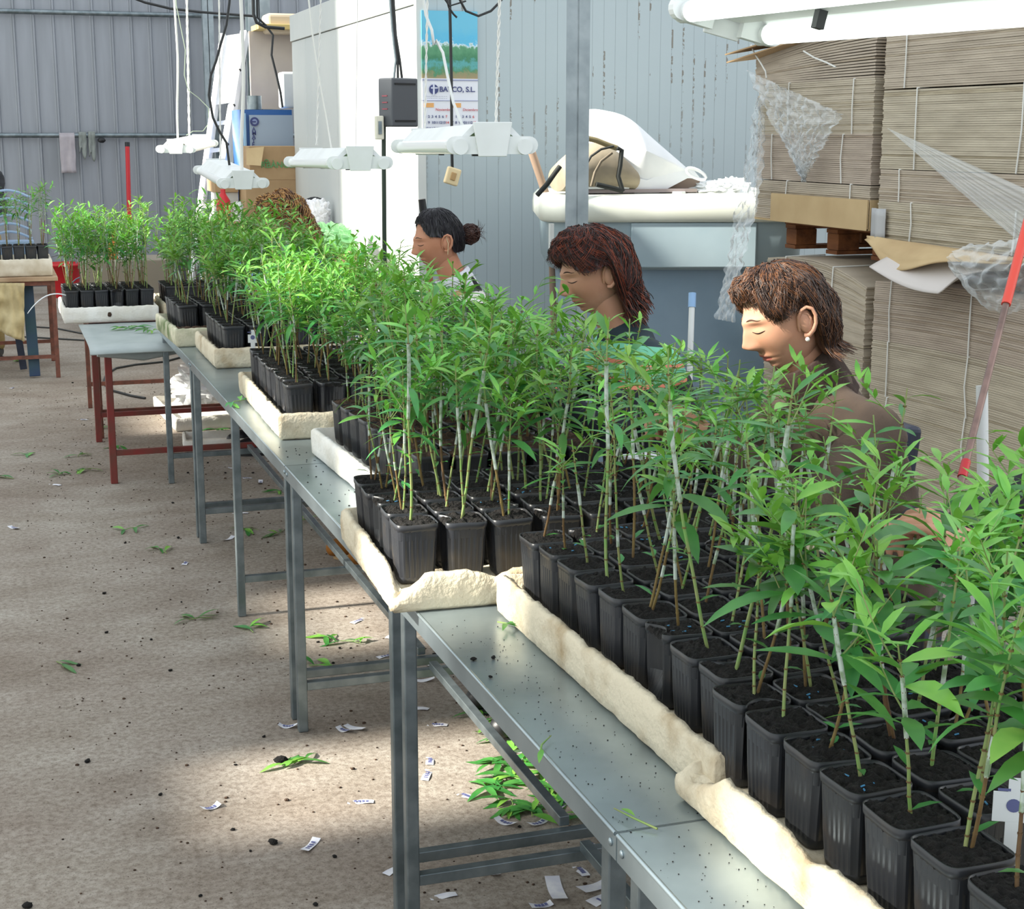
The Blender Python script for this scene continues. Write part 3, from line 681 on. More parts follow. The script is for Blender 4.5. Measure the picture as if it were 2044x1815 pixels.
# overhead cables
def cable(pts,Y,r,label,m=M_cable):
    mb=MB(); mb.tube([aty(x,y,Y) for x,y in pts],r,6); obj('overhead_cable',mb,m,label=label,cat='cable')
cable([(250,-10),(290,5),(340,17),(400,24),(450,28),(505,32)],14,.012,'black cable sagging across the top of the corrugated wall')
cable([(505,-20),(506,28),(512,45),(530,54),(568,57)],13.6,.014,'black cable bent down beside the broad column')
cable([(513,-20),(514,35),(530,50),(545,70),(542,110),(552,150),(560,185),(564,215)],13.6,.010,'thin black cable hanging over the beige board')
cable([(890,-10),(896,15),(905,28),(912,35)],8.7,.006,'short black cable end above the calendar picture')
cable([(910,-15),(930,22),(955,32),(980,22),(998,4),(1010,-15)],8.5,.007,'black cable looping at the top right of the calendar')
cable([(875,-20),(897,12),(930,2)],8.6,.005,'black cable crossing above the calendar')
cable([(1330,-30),(1365,8),(1400,32),(1450,50),(1530,62),(1600,50)],2.9,.006,'dark cable running behind the lit twin-tube fixture')
# ---------------------------------------------------------------- things on the cold room walls
# switch on cable
e=empty('pull_switch',aty(903,352,8.8),'cream light switch dangling on a black cable below the calendar','switch')
p=origin(e); mb=MB(); mb.box(p,(.085,.035,.10),0,Matrix.Rotation(.3,3,'Y')); bevel(obj('housing',mb,M_yellowed,e),.01,3)
mb=MB(); mb.box(p+Vector((0,-.02,0)),(.03,.012,.045),0,Matrix.Rotation(.3,3,'Y')); bevel(obj('rocker',mb,mat('brown_rocker','#a9885a',rough=.4),e),.003)
mb=MB(); mb.tube([p+Vector((0,0,.05)),aty(902,300,8.78),aty(901,150,8.78),aty(899,60,8.78),aty(897,-30,8.78)],.009,8); obj('cable',mb,M_cable,e)
# calendar
e=empty('wall_calendar',(2.62,8.985,1.55),'wall calendar with a green landscape picture above two months of dates','calendar')
c00=aty(842,20,8.97); c11=aty(955,262,8.97); x0,x1=c00.x,c11.x; zt=c00.z; zb=c11.z; zm=aty(900,157,8.97).z
def landscape():
    m=bpy.data.materials.new('landscape_print'); m.use_nodes=True; N=m.node_tree.nodes; L=m.node_tree.links; b=N['Principled BSDF']; b.inputs['Roughness'].default_value=.4
    tc=N.new('ShaderNodeTexCoord'); sp=N.new('ShaderNodeSeparateXYZ'); L.new(tc.outputs['Generated'],sp.inputs[0])
    n=N.new('ShaderNodeTexNoise'); n.inputs['Scale'].default_value=7; n.inputs['Detail'].default_value=10; n.inputs['Roughness'].default_value=.7; L.new(tc.outputs['Generated'],n.inputs[0])
    a=N.new('ShaderNodeMath'); a.operation='MULTIPLY_ADD'; L.new(n.outputs[0],a.inputs[0]); a.inputs[1].default_value=.5; L.new(sp.outputs[2],a.inputs[2])
    r=N.new('ShaderNodeValToRGB'); e=r.color_ramp.elements; e[0].position=.2; e[0].color=rgb('#a08a6a'); e[1].position=1.25; e[1].color=rgb('#6bbcd9')
    for p_,c_ in ((.38,'#8f8c68'),(.46,'#4d8a63'),(.58,'#5aa5a8'),(.68,'#3f7f5c'),(.9,'#5e9a74'),(.97,'#d5e6ef'),(1.0,'#58b6dc')):
        q=e.new(p_*.8); q.color=rgb(c_)
    e[0].position=.2;
    L.new(a.outputs[0],r.inputs[0]); L.new(r.outputs[0],b.inputs['Base Color']); return m
mb=MB(); mb.bb(x0,x1,8.98,8.992,zm,zt); obj('picture',mb,landscape(),e)
mb=MB(); mb.bb(x0,x1,8.978,8.99,zb,zm); mb.bb(x0-.001,x1+.001,8.974,8.99,zm-.012,zm-.004,1); mb.bb(x0,x1,8.974,8.99,zm-.128,zm-.124,1); obj('date_sheet',mb,[mat('calendar_paper','#dfe2ea',rough=.5),mat('calendar_line','#9aa0bd',rough=.5)],e)
M_ink=mat('navy_ink','#3b4478',rough=.5); M_redink=mat('red_ink','#c8565c',rough=.5)
def FX(p): return frame(p,(1,0,0),(0,0,1))
W=x1-x0
text('lettering','BAYCO, S.L.',.042,M_ink,e,FX((x0+W*.30,8.973,zm-.075)),bold=.0008)
mb=MB(); mb.lathe((x0+W*.20,8.974,zm-.062),[(.028,0),(.028,.002)],24,M=Matrix.Rotation(PI/2,3,'X')); mb.bb(x0+W*.185,x0+W*.215,8.970,8.973,zm-.095,zm-.03,1); mb.bb(x0+W*.15,x0+W*.27,8.9705,8.9725,zm-.058,zm-.050,1); obj('emblem',mb,[M_ink,mat('emblem_white','#c9cede',rough=.5)],e)
for k in range(2): text('lettering','- - -- --- -- --- - -- --- -- --',.013,M_ink,e,FX((x0+.02,8.973,zm-.105-.012*k)))
for k,cx_ in enumerate((x0+W*.03,x0+W*.52)):
    mb=MB(); mb.bb(cx_,cx_+W*.17,8.975,8.979,zm-.165,zm-.140); obj('tab',mb,mat('orange_tab','#e0a868',rough=.5),e)
    text('lettering',('Noviembre','Diciembre')[k],.022,M_redink,e,FX((cx_+W*.2,8.973,zm-.185)))
    start=(0,1)[k]; md_=MB()
    for r_ in range(5):
        for c_ in range(7):
            dnum=r_*7+c_+1-start
            if 1<=dnum<=31: text_geo(md_,str(dnum),.021,FX((cx_+c_*W*.063,8.973,zm-.225-r_*.034)),1 if c_==6 else 0,bold=.0004)
    obj('dates',md_,[M_ink,M_redink],e)
# grey power box and its pole
e=empty('junction_box',aty(795,205,7.3),'dark grey electrical box with red print, cables entering from above','electrical box')
p=origin(e); mb=MB(); M=Matrix.Rotation(rad(22),3,'Z'); mb.box(p,(.155,.11,.225),0,M); bevel(obj('housing',mb,mat('dark_grey_plastic','#53565b',rough=.45),e),.008,3)
mb=MB()
for zz in (.085,-.085): mb.box(p+M@Vector((0,-.056,zz)),(.12,.006,.008),0,M)
obj('seam',mb,M_black,e)
mb=MB(); 
for k in range(3): mb.box(p+M@Vector((-.079,0,-.03+k*.03)),(.003,.04,.006),0,M)
obj('print',mb,mat('faded_red_print','#a0505a',rough=.6),e)
for q in (0,1,2):
    mb=MB(); mb.tube([p+Vector((.02*q-.02,0,.11)),aty(790+q*4,120,7.3),aty(784+q*3,70,7.3),aty(775+q*4,-40,7.3)],.006,6); obj('cable',mb,M_cable if q else M_galv,e)
mb=MB(); mb.tube([aty(766,175,7.3),aty(766,300,7.3),aty(768,560,7.3),(aty(768,560,7.3).x,7.3,.3)],.011,8); obj('upright_cable',mb,mat('dark_green_tube','#2a3a2e',rough=.5),label='dark green tube running down beside the grey electrical box',cat='tube')
e=empty('wall_socket',aty(757,255,7.28),'yellowed socket block clamped to the dark green tube','socket'); p=origin(e)
mb=MB(); mb.box(p,(.04,.03,.11)); bevel(obj('housing',mb,mat('ivory_plastic','#e6e2cf',rough=.4),e),.005); mb=MB(); mb.box(p+Vector((0,-.017,0)),(.016,.006,.06)); obj('slot',mb,M_galv,e)
# handle behind the bun woman, stick by tank
mb=MB(); a=aty(842,398,8.7); b=aty(852,470,8.7); mb.tube([a,b,(b.x+.1,8.80,.01)],.018,8,1); mb.tube([a,a.lerp(b,.5)],.022,8,0); obj('garden_fork',mb,[M_black,mat('wood_handle','#a56a4c',rough=.6)],label='black-gripped wooden handle leaning on the cold room beside the bun hair',cat='tool')
mb=MB(); a=aty(1062,305,7.9); mb.tube([a,aty(1082,365,7.9),aty(1100,420,7.9),(aty(1115,470,7.9).x,7.9,.1)],.022,8); obj('wooden_pole',mb,mat('grey_wood','#97806e',rough=.7),label='grey-brown wooden pole leaning behind the tank rim',cat='pole')
# ---------------------------------------------------------------- tank
M_tankw=mat('white_fibreglass','#dfe3da','#d3d6c9',rough=.35,scale=3); M_tankb=mat('pale_blue_fibreglass','#a3b5bc','#96aab3',rough=.4,scale=2.5,objrand=0); M_tankd=mat('blue_grey_fibreglass','#8fa5b6','#7f97a9',rough=.4,scale=2)
tk=empty('fibreglass_tank',(3.5,8.0,0),'large pale blue tank with a thick white rim, bags piled on it','tank'); 
mb=MB(); 
def rr_prof(x0,x1,y0,y1,r,n=8):
    out=[]
    for cx_,cy_,a0 in ((x1-r,y1-r,0),(x0+r,y1-r,90),(x0+r,y0+r,180),(x1-r,y0+r,270)):
        for k in range(n+1): a=rad(a0+90*k/n); out.append((cx_+r*math.cos(a),cy_+r*math.sin(a)))
    return out
def loft(mb,rings,mi=0,smooth=True):
    n=len(rings[0]); vs=[v for r in rings for v in r]
    mb.add(vs,[(i*n+k,i*n+(k+1)%n,(i+1)*n+(k+1)%n,(i+1)*n+k) for i in range(len(rings)-1) for k in range(n)],mi,smooth)
    mb.add(rings[0],[tuple(range(n))[::-1]],mi); mb.add(rings[-1],[tuple(range(n))],mi)
TXa,TXb,TYa,TYb=2.62,4.02,7.42,8.70
def tkr(o):
    M=Matrix.Translation((2.62,7.42,0))@Matrix.Rotation(rad(-17),4,'Z')@Matrix.Translation((-2.62,-7.42,0)); og=origin(o)
    for v in o.data.vertices: v.co=M@(v.co+og)-og
    return o
def ring(d,z,r=.14): return [(x,y,z) for x,y in rr_prof(TXa+d,TXb-d,TYa+d,TYb-d,r)]
mb=MB(); loft(mb,[ring(.012,1.265),ring(0,1.275),ring(0,1.33),ring(.006,1.37),ring(.03,1.395),ring(.07,1.40)]); tkr(obj('rim',mb,M_tankw,tk))
mb=MB(); loft(mb,[ring(.07,1.02),ring(.05,1.03),ring(.035,1.264)],0); tkr(obj('upper_wall',mb,M_tankb,tk))
mb=MB(); loft(mb,[ring(.14,0.0),ring(.10,1.02)]); tkr(obj('lower_wall',mb,M_tankd,tk))
mb=MB(); q=aty(1414,480,7.44); mb.bb(3.08,3.72,7.436,7.47,1.035,1.262); tkr(bevel(obj('wall_panel',mb,M_tankb,tk),.006))
mb=MB(); a=aty(1097,425,7.40); mb.bb(a.x-.010,a.x+.010,7.36,7.385,1.13,1.262); obj('stay',mb,M_white_metal,tk)
TT=1.402
# boards on tank
mb=MB(); mb.box((3.2,7.65,TT+.012),(.62,.35,.018),0,Matrix.Rotation(-.05,3,'Z')); obj('flat_board',mb,mat('greyish_board','#9c8f8e',rough=.6),label='thin grey-brown board lying on the tank rim under the backpack',cat='board')
mb=MB(); a,b=aty(1170,376,7.48),aty(1255,388,7.48); mb.bar((a.x,7.48,TT+.03),(b.x,7.48,TT+.03),.012); obj('metal_strip',mb,M_white_metal,label='thin white strip lying along the tank rim',cat='strip')
# big white sack board (folded white carton)
wb=empty('white_sack',(3.35,7.9,TT),'big folded white sack slumped over the tank','sack')
def quad_prism(mb,pts,th,mi=0,nrm=Vector((0,1,0))):
    n=len(pts); a=[Vector(p) for p in pts]; b=[p+nrm*th for p in a]
    mb.add(a+b,[tuple(range(n)),tuple(range(n,2*n))[::-1]]+[(k,n+k,n+(k+1)%n,(k+1)%n) for k in range(n)],mi)
M_sack=mat('white_sack_cloth','#eef0f2','#e2e6ea',rough=.6,scale=5,bump=.05)
SP=[(1160,245),(1196,221),(1250,222),(1290,262),(1355,318),(1395,352),(1372,352),(1330,378),(1289,398),(1240,375),(1205,330),(1160,290)]
front=[aty(x,y,7.62-.001*(x-1160)*.4) for x,y in SP]; back=[aty(x,y,7.62)+Vector((.05,.42,.03)) for x,y in SP]
mb=MB()
cF=sum(front,Vector())/len(front)+Vector((0,-.06,.03)); n=len(front)
vs=[]; rings=[]
for t,off in ((.0,-.07),(.45,-.055),(.8,-.03),(1.0,0)):
    rings.append([cF.lerp(p,t)+Vector((0,off,0)) for p in front])
rings.append([p+Vector((0,.2,.01)) for p in front]); rings.append(back); rings.append([sum(back,Vector())/n+(p-sum(back,Vector())/n)*.5+Vector((0,.04,0)) for p in back])
loft(mb,rings); o=obj('bag_body',mb,M_sack,wb); md=o.modifiers.new('s','SUBSURF'); md.levels=1; md.render_levels=2
mb=MB(); H=[(1228,340),(1260,352),(1292,360),(1325,345),(1352,330),(1385,340),(1398,356),(1372,356),(1330,378),(1289,399),(1252,378)]
a=[aty(x,y,7.50) for x,y in H]; n=len(a); mb.add(a+[p+Vector((0,.012,0)) for p in a],[tuple(range(n)),tuple(range(n,2*n))[::-1]]+[(k,n+k,n+(k+1)%n,(k+1)%n) for k in range(n)]); obj('folded_hem',mb,M_sack,wb)
mb=MB(); a=[aty(x,y,7.53) for x,y in [(1289,398),(1330,378),(1372,354),(1398,362),(1372,385),(1340,396)]]; n=len(a); mb.add(a+[p+Vector((.02,.3,0)) for p in a],[tuple(range(n)),tuple(range(n,2*n))[::-1]]+[(k,n+k,n+(k+1)%n,(k+1)%n) for k in range(n)]); obj('open_mouth',mb,mat('taupe_lining','#8d7c70',rough=.8),wb)
mb=MB(); c=aty(1388,347,7.45); mb.tube([c+Vector((.055*math.cos(t),-.01,.022*math.sin(t)-.02*math.cos(t))) for t in [2*PI*k/14 for k in range(14)]],.009,6,closed=True); obj('handle_loop',mb,M_sack,wb)
# backpack
bp=empty('backpack',(2.95,7.5,TT),'beige backpack with dark straps lying half behind the steel column','backpack')
M_beige=mat('beige_nylon','#8c8270','#a3967f',rough=.75,scale=8,bump=.1); M_strap=mat('dark_strap','#1f2321',rough=.7)
mb=MB()
def bpf(u,v):
    t=u; a=v*PI; xx=2.74+.42*t; zt=.26*math.sin(PI*(.22+.72*t))
    return (xx+.03*math.sin(a),7.46+.22*(1-math.cos(a))/2+.02*math.sin(t*9),TT+.01+zt*math.sin(a)**.6+.006*noise.noise((t*9,v*9,1)))
rings=[]
for i in range(13):
    t=i/12; rings.append([Vector((2.76+.40*t,7.56+.14*math.cos(a),TT+.012+(.245*math.sin(PI*(.15+.72*t))**.8)*(.5+.5*math.sin(a)))) for a in [2*PI*k/20 for k in range(20)]])
loft(mb,rings); o=obj('bag_body',mb,M_beige,bp)
mb=MB(); mb.tube([aty(x,y,7.40) for x,y in [(1172,276),(1190,280),(1215,290),(1232,296)]],.014,8); obj('frame_bar',mb,mat('olive_webbing','#7f7451',rough=.6),bp)
for L_,w_ in (([(1232,296),(1241,300),(1238,330),(1234,352),(1243,382)],.012),([(1118,332),(1108,345),(1092,368),(1072,390)],.013),([(1190,368),(1215,374),(1243,381)],.014),([(1170,330),(1180,312),(1200,298),(1225,292)],.006)):
    mb=MB(); mb.tube([aty(x,y,7.37) for x,y in L_],w_,6); obj('strap',mb,M_strap,bp)
mb=MB(); mb.tube([aty(x,y,7.38) for x,y in [(1222,305),(1200,322),(1187,345),(1180,372)]],.007,6); obj('piping',mb,mat('taupe_piping','#6d6353',rough=.7),bp)
# plastic bags
def crumple(name,c,r,mt,label,cat,seed=1,nz=.35,seg=48,ring=30,nf=3.2):
    mb=MB(); c=Vector(c); r=Vector(r)
    def f(u,v):
        th=PI*v; ph=2*PI*u; d=Vector((math.sin(th)*math.cos(ph),math.sin(th)*math.sin(ph),math.cos(th)))
        q=1+nz*(abs(noise.noise(d*nf+Vector((seed,0,0))))*1.6-.35)+nz*.3*noise.noise(d*nf*3+Vector((seed,4,0)))
        p=Vector((d.x*r.x,d.y*r.y,d.z*r.z))*q; p.z=max(p.z,-r.z*.8); return c+p
    mb.grid(f,seg,ring,smooth=False); return obj(name,mb,mt,label=label,cat=cat)
crumple('plastic_bag',aty(1428,381,7.55)+Vector((0,0,0)),(.145,.13,.055),M_bag,'crumpled white plastic bag on the tank rim','bag',2)
crumple('plastic_bag',aty(1462,378,7.7),(.09,.12,.06),M_film2,'clear crumpled film beside the white bag on the tank','bag',5)
mb=MB(); mb.lathe(aty(1355,392,7.46)-Vector((0,0,.01)),[(.035,0),(.04,.01),(.034,.035)],20); obj('plastic_cup',mb,M_white_metal,label='small upturned white cup on the tank rim',cat='cup')
# ---------------------------------------------------------------- stacks of flattened cardboard
SX=3.5
def bundle(x0,x1,y0,y1,z0,z1,seed,label,sag=0,warp=None,straps=True,group='strapped bundles of flattened cardboard',strap_y=(.3,.78),step=.0085):
    rr=random.Random(seed); mb=MB(); z=z0; k=0; 
    while z<z1-.004:
        th=step*rr.uniform(.84,.93); dx=rr.uniform(0,.0035)+ (.004 if rr.random()<.06 else 0); dy=rr.uniform(-.005,.005)
        n=8; vs=[]
        t0=(z-z0)/(z1-z0)
        for i in range(n+1):
            y=y0+dy+(y1-y0)*i/n; zz=z+(warp(i/n,t0) if warp else 0)+.0005*noise.noise((y*6,z*30,seed))
            vs+=[(x0+dx,y,zz),(x1,y,zz),(x1,y,zz+th),(x0+dx,y,zz+th)]
        fs=[]
        for i in range(n):
            a=i*4; fs+=[(a,a+4,a+5,a+1),(a+1,a+5,a+6,a+2),(a+2,a+6,a+7,a+3),(a+3,a+7,a+4,a)]
        fs+=[(0,1,2,3),(n*4+3,n*4+2,n*4+1,n*4)]
        mb.add(vs,fs,0 if rr.random()<.9 else 1); z+=step; k+=1
    e=empty('cardboard_bundle',((x0+x1)/2,(y0+y1)/2,z0),label,'cardboard bundle',group)
    obj('cardboard_sheets',mb,[M_card,M_card_edge],e)
    if straps:
        for s in strap_y:
            y=y0+(y1-y0)*s; mb=MB(); zz=[z0,(z0+z1)/2,z1]; w=[warp(s,0),warp(s,.5),warp(s,1)] if warp else [0,0,0]
            mb.tube([(x0-.005,y+rr.uniform(-.01,.01),zz[0]+w[0]),(x0-.007,y+.012*rr.uniform(-1,1),zz[1]+w[1]),(x0-.005,y+rr.uniform(-.01,.01),zz[2]+w[2]),(x0+.2,y,zz[2]+w[2]+.003)],.0035,6); obj('strap',mb,M_string,e)
    return e
def pallet(x0,x1,y0,y1,z0,label):
    e=empty('wooden_pallet',((x0+x1)/2,(y0+y1)/2,z0),label,'pallet'); 
    for k in range(5):
        x=x0+.05+(x1-x0-.1)*k/4; mb=MB(); mb.bb(x-.05,x+.05,y0,y1,z0+.115,z0+.135); bevel(obj('deck_board',mb,M_wood,e),.002)
    for j in range(3):
        y=y0+.06+(y1-y0-.12)*j/2; mb=MB(); mb.bb(x0,x1,y-.05,y+.05,z0,z0+.018); bevel(obj('runner',mb,M_wood,e),.002)
        for x in (x0+.06,(x0+x1)/2,x1-.06): mb=MB(); mb.bb(x-.055,x+.055,y-.05,y+.05,z0+.019,z0+.094); bevel(obj('block',mb,M_wood,e),.003)
        mb=MB(); mb.bb(x0,x1,y-.05,y+.05,z0+.095,z0+.114); bevel(obj('stringer',mb,M_wood,e),.002)
    return e
X1=4.45
# left stack (stack 1)
pallet(SX,X1,5.78,6.72,0,'pallet on the floor under the left cardboard stack')
wl=lambda s,t: .030*math.sin(PI*min(1,max(0,s)))*t-.06*t*(1-s)**3
for k,(a,b) in enumerate([(.137,.45),(.452,.80),(.802,1.125)]):
    bundle(SX,X1,5.76,6.66,a,b,50+k,['bottom','middle','top'][k]+' bundle of the lower left stack, behind the brown-haired woman',warp=(wl if k==2 else None))
pallet(SX+.12,X1,5.82,6.72,1.165,'pallet between the lower and upper halves of the left cardboard stack')
mb=MB(); mb.box((SX+.3,5.86,1.20),(.14,.12,.07)); obj('dark_block',mb,M_black,label='black strapped block jammed between the pallets, at the stack gap',cat='block')
# tan carton tray below
tt=empty('carton_tray',(4,6.25,1.302),'tan cardboard tray wrapping the foot of the upper left stack','carton tray')
mb=MB(); mb.bb(SX-.012,SX-.004,5.76,6.62,1.302,1.43); mb.add([(SX-.012,6.62,1.302),(SX-.012,6.62,1.43),(SX+.1,6.80,1.45),(SX+.1,6.80,1.31)],[(0,1,2,3)]); mb.bb(SX-.01,X1,5.76,6.8,1.301,1.309); mb.bb(SX,X1,5.755,5.762,1.302,1.43)
obj('carton',mb,M_card_tan,tt)
for k,(a,b) in enumerate([(1.31,1.49),(1.492,1.70),(1.702,1.93)]):
    bundle(SX,X1,5.765,6.80,a,b,60+k,['lowest','second','third'][k]+' bundle of the upper left stack, against the tan tray' if k==0 else ['','second','third'][k]+' bundle up in the upper left stack',strap_y=(.15,.7) if k!=1 else (.22,.84))
wt=lambda s,t: .055*t*(1-2*s)*1.0+.02*t*math.sin(PI*s)
bundle(SX,X1,5.77,6.84,1.932,2.10,66,'loose topmost bundle of the upper left stack, sheets fanned',warp=wt,straps=False,step=.0095)
def sheet(pts,th,name,mt,label,cat,nrm=(0,0,1)):
    mb=MB(); quad_prism(mb,pts,th,0,Vector(nrm)); return obj(name,mb,mt,label=label,cat=cat)
a=atx(1488,108,SX-.08); 
sheet([(SX-.12,6.93,a.z),(SX+.0,5.80,2.205),(SX+.85,5.80,2.26),(SX+.8,6.93,2.26)],.006,'cardboard_sheet',M_box,'upper loose brown sheet tilted on top of the left stack','cardboard sheet')
sheet([(SX-.10,6.95,a.z-.035),(SX-.02,5.80,2.175),(SX+.85,5.80,2.185),(SX+.8,6.95,2.15)],.006,'cardboard_sheet',M_box,'lower loose brown sheet tilted on top of the left stack','cardboard sheet')
# right stack (stack 2)
Y2a,Y2b=4.3,5.695
pallet(SX+.0,X1,Y2a,Y2b-.03,0,'pallet on the floor under the right cardboard stack')
for k,(a,b) in enumerate([(.137,.40),(.402,.62),(.622,.85),(.852,1.10)]):
    bundle(SX,X1,Y2a,Y2b,a,b,70+k,['lowest','second','third','top'][k]+' bundle of the lower right stack beside the broom handle',strap_y=(.5,.9),warp=(lambda s,t,k=k:.006*math.sin(PI*s)*(t+k)))
pallet(SX+.1,X1,Y2a,Y2b-.25,1.13,'pallet between the lower and upper halves of the right cardboard stack')
for k,(a,b) in enumerate([(1.27,1.43),(1.432,1.56),(1.562,1.88),(1.882,2.12),(2.122,2.42)]):
    bundle(SX,X1,Y2a-.2,Y2b,a,b,80+k,['lowest','second','third','fourth','topmost'][k]+' bundle of the upper right stack under the film',strap_y=(.3,.90) if k%2 else (.42,.84))
# torn carton skirt curling under the upper right stack
mb=MB()
def skirt(u,v):
    y=5.72-1.15*u; s=math.sin(PI*min(1,u*1.15)); return (SX-.03-.10*s*v-.02*noise.noise((u*4,v*3,1)),y,1.285-.02*u-.10*v*s*(.6+.4*math.sin(u*7))-.02*v)
mb.grid(skirt,28,6); obj('torn_carton',mb,M_card_tan,label='torn tan carton skirt bulging under the upper right stack',cat='torn cardboard',solid=.006)
mb=MB(); mb.grid(lambda u,v:(SX-.03-.16*v+.03*v*v,5.48-.62*u,1.232-.085*v-.035*math.sin(PI*u)*v+.03*(1-u)*v-.02*u+(.07*max(0,u-.8)*5*v)),24,8); obj('curled_sheet',mb,mat('white_lined_carton','#cfc8c3',rough=.6),label='curled white-lined sheet drooping below the upper right stack',cat='sheet',solid=.005)
mb=MB(); mb.grid(lambda u,v:(SX-.02+.01*math.sin(u*9),5.71-.10*u,1.27+.13*v),6,4); obj('torn_flap',mb,mat('grey_liner','#b6b7b8',rough=.5),label='grey upright flap at the corner between the two stacks',cat='flap',solid=.004)
# ---- stretch film
def fsheet(fn,nu,nv,mt,label,name='stretch_film',cat='plastic film',solid=0):
    mb=MB(); mb.grid(fn,nu,nv,smooth=True); return obj(name,mb,mt,label=label,cat=cat,solid=solid)
A=atx(1497,140,SX-.05); B=atx(1690,228,SX-.04); Cc=atx(1612,362,SX-.05)
def tri(u,v):
    top=A.lerp(B,u); q=top.lerp(Cc+Vector((0,.02*(u-.5),0)),v); n=noise.noise((u*14+v*3,v*9,1)); return q+Vector((-.012-.05*abs(n)*(1-.5*v)-.02*noise.noise((u*40,v*22,5)),.012*n*(v>0),.012*noise.noise((u*9,v*9,3))*(v>0)))
fsheet(tri,60,50,M_film2,'torn triangle of clear film hanging on the upper left stack')
A2,B2=atx(1516,195,SX-.012),atx(1455,640,SX-.35)
def strip(u,v):
    c=A2.lerp(B2,u)+Vector((.02*math.sin(u*5),0,.0)); wd=.025+.085*min(1,u*1.3)*(1-.35*u); a=.5*math.sin(u*6)+.4
    side=Vector((-math.sin(a)*.6,math.cos(a),0)); return c+side*wd*(v-.5)*2+Vector((-.022*noise.noise((v*11,u*30,1)),.012*noise.noise((v*6+u*25,u*40,7)),0))
fsheet(strip,110,20,M_film2,'long twisted strip of clear film hanging between tank and stacks')
A3=atx(1770,255,SX-.05); 
def fan(u,v):
    B3=atx(2075,390+130*v,SX-.06); q=A3.lerp(B3,u)+Vector((0,0,-.02*u*math.sin(v*PI))); return q+Vector((-.012*noise.noise((v*22,u*1.5,1))*u,0,.006*noise.noise((v*18,u,3))*u))
fsheet(fan,24,60,M_film2,'fan of taut clear film pulled across the upper right stack')
A4,B4=atx(1920,492,SX-.16),atx(2090,470,SX-.12)
def blob(u,v):
    t=A4.lerp(B4,u); w_=(.26*math.sin(PI*(u*.62+.12))); return t+Vector((-.06*math.sin(PI*v)-.03*noise.noise((u*9,v*9,2)),.0,-w_*v+.012*noise.noise((u*14,v*12,4))))
fsheet(blob,40,34,M_film2,'bunched clear film sagging below the upper right stack')
mb=MB(); mb.tube([atx(x,y,SX-.06) for x,y in [(1499,90),(1505,105),(1518,125),(1528,142),(1530,156)]],.004,6); obj('loose_strap',mb,M_string,label='loose white strap end at the top left corner of the left stack',cat='strap')
mb=MB(); mb.tube([atx(x,y,SX-.05) for x,y in [(1604,102),(1625,115),(1650,125),(1668,134)]],.004,6); obj('loose_strap',mb,M_string,label='loose white strap end across the fanned top sheets',cat='strap')
# ---- broom and white pipe leaning
e=empty('long_handled_broom',aty(1925,935,3.6),'long pole with a red-orange upper half leaning on the cardboard stack','broom')
a,b,c=aty(2052,440,4.05),aty(2008,608,3.9),aty(1925,935,3.55); foot=c+(c-b)*.9; foot.z=max(foot.z,.02)
mb=MB(); mb.tube([a,b],.0145,10); obj('grip',mb,mat('orange_red_plastic','#e24a38',rough=.4),e)
mb=MB(); mb.tube([b,c,c+(c-b).normalized()*(c.z-.03)/abs((c-b).normalized().z)],.0105,10); obj('pole',mb,mat('worn_metal_pole','#8b6f66','#6e5850',rough=.4,metal=.3,scale=15),e)
mb=MB(); mb.tube([c-(c-b)*.04,c+(c-b)*.05],.0135,10); obj('collar',mb,M_red,e)
mb=MB(); t=aty(1960,770,3.75); u=aty(1962,950,3.72); mb.tube([t,u,(u.x,u.y,.02)],.017,12); obj('white_pipe',mb,M_white_metal,label='upright white plastic pipe behind the leaning pole',cat='pipe')
mb=MB(); t=aty(1382,585,4.7); u=aty(1378,700,4.65); mb.tube([t,t.lerp(u,.25)],.013,10,1); mb.tube([t.lerp(u,.25),u,(u.x,u.y,.03)],.010,10,0); obj('broom_stick',mb,[M_white_metal,mat('pale_blue_grip','#8fb4dc',rough=.4)],label='white stick with a pale blue grip behind the shoots, right of second woman',cat='stick')
# ---------------------------------------------------------------- far corner: ladder, cabinet, cartons
M_alu=mat('aluminium','#f2f2f2','#e2e4e6',rough=.35,metal=.2,scale=5)
ld=empty('step_ladder',aty(445,430,14.4),'tall white aluminium ladder leaning beside the broad column','ladder')
TL,TR,BL,BR=aty(447,72,14.6),aty(489,66,14.6),aty(396,455,13.7),aty(425,455,13.7)
def ext(a,b): d=b-a; return a+d*((a.z-0.0)/(a.z-b.z))
BL,BR=ext(TL,BL),ext(TR,BR)
for a,b,w_ in ((TL,BL,.05),(TR,BR,.06)):
    mb=MB(); mb.bar(a,b,w_,.10); bevel(obj('side_rail',mb,M_alu,ld),.006)
for k in range(11):
    t=(k+.35)/11; mb=MB(); mb.bar(TL.lerp(BL,t),TR.lerp(BR,t),.05,.035); obj('rung',mb,M_alu,ld)
mb=MB(); quad_prism(mb,[TL+Vector((0,-.05,0)),TR+Vector((0,-.05,0)),TR.lerp(BR,.24)+Vector((-.02,-.05,0)),TL.lerp(BL,.24)+Vector((0,-.05,0))],.03); obj('folded_section',mb,M_alu,ld)
for t in (.13,.25,.38,.52): 
    mb=MB(); mb.ell(TR.lerp(BR,t)+Vector((.0,-.055,0)),(.014,.01,.014),8,6); obj('bolt',mb,M_black,ld)
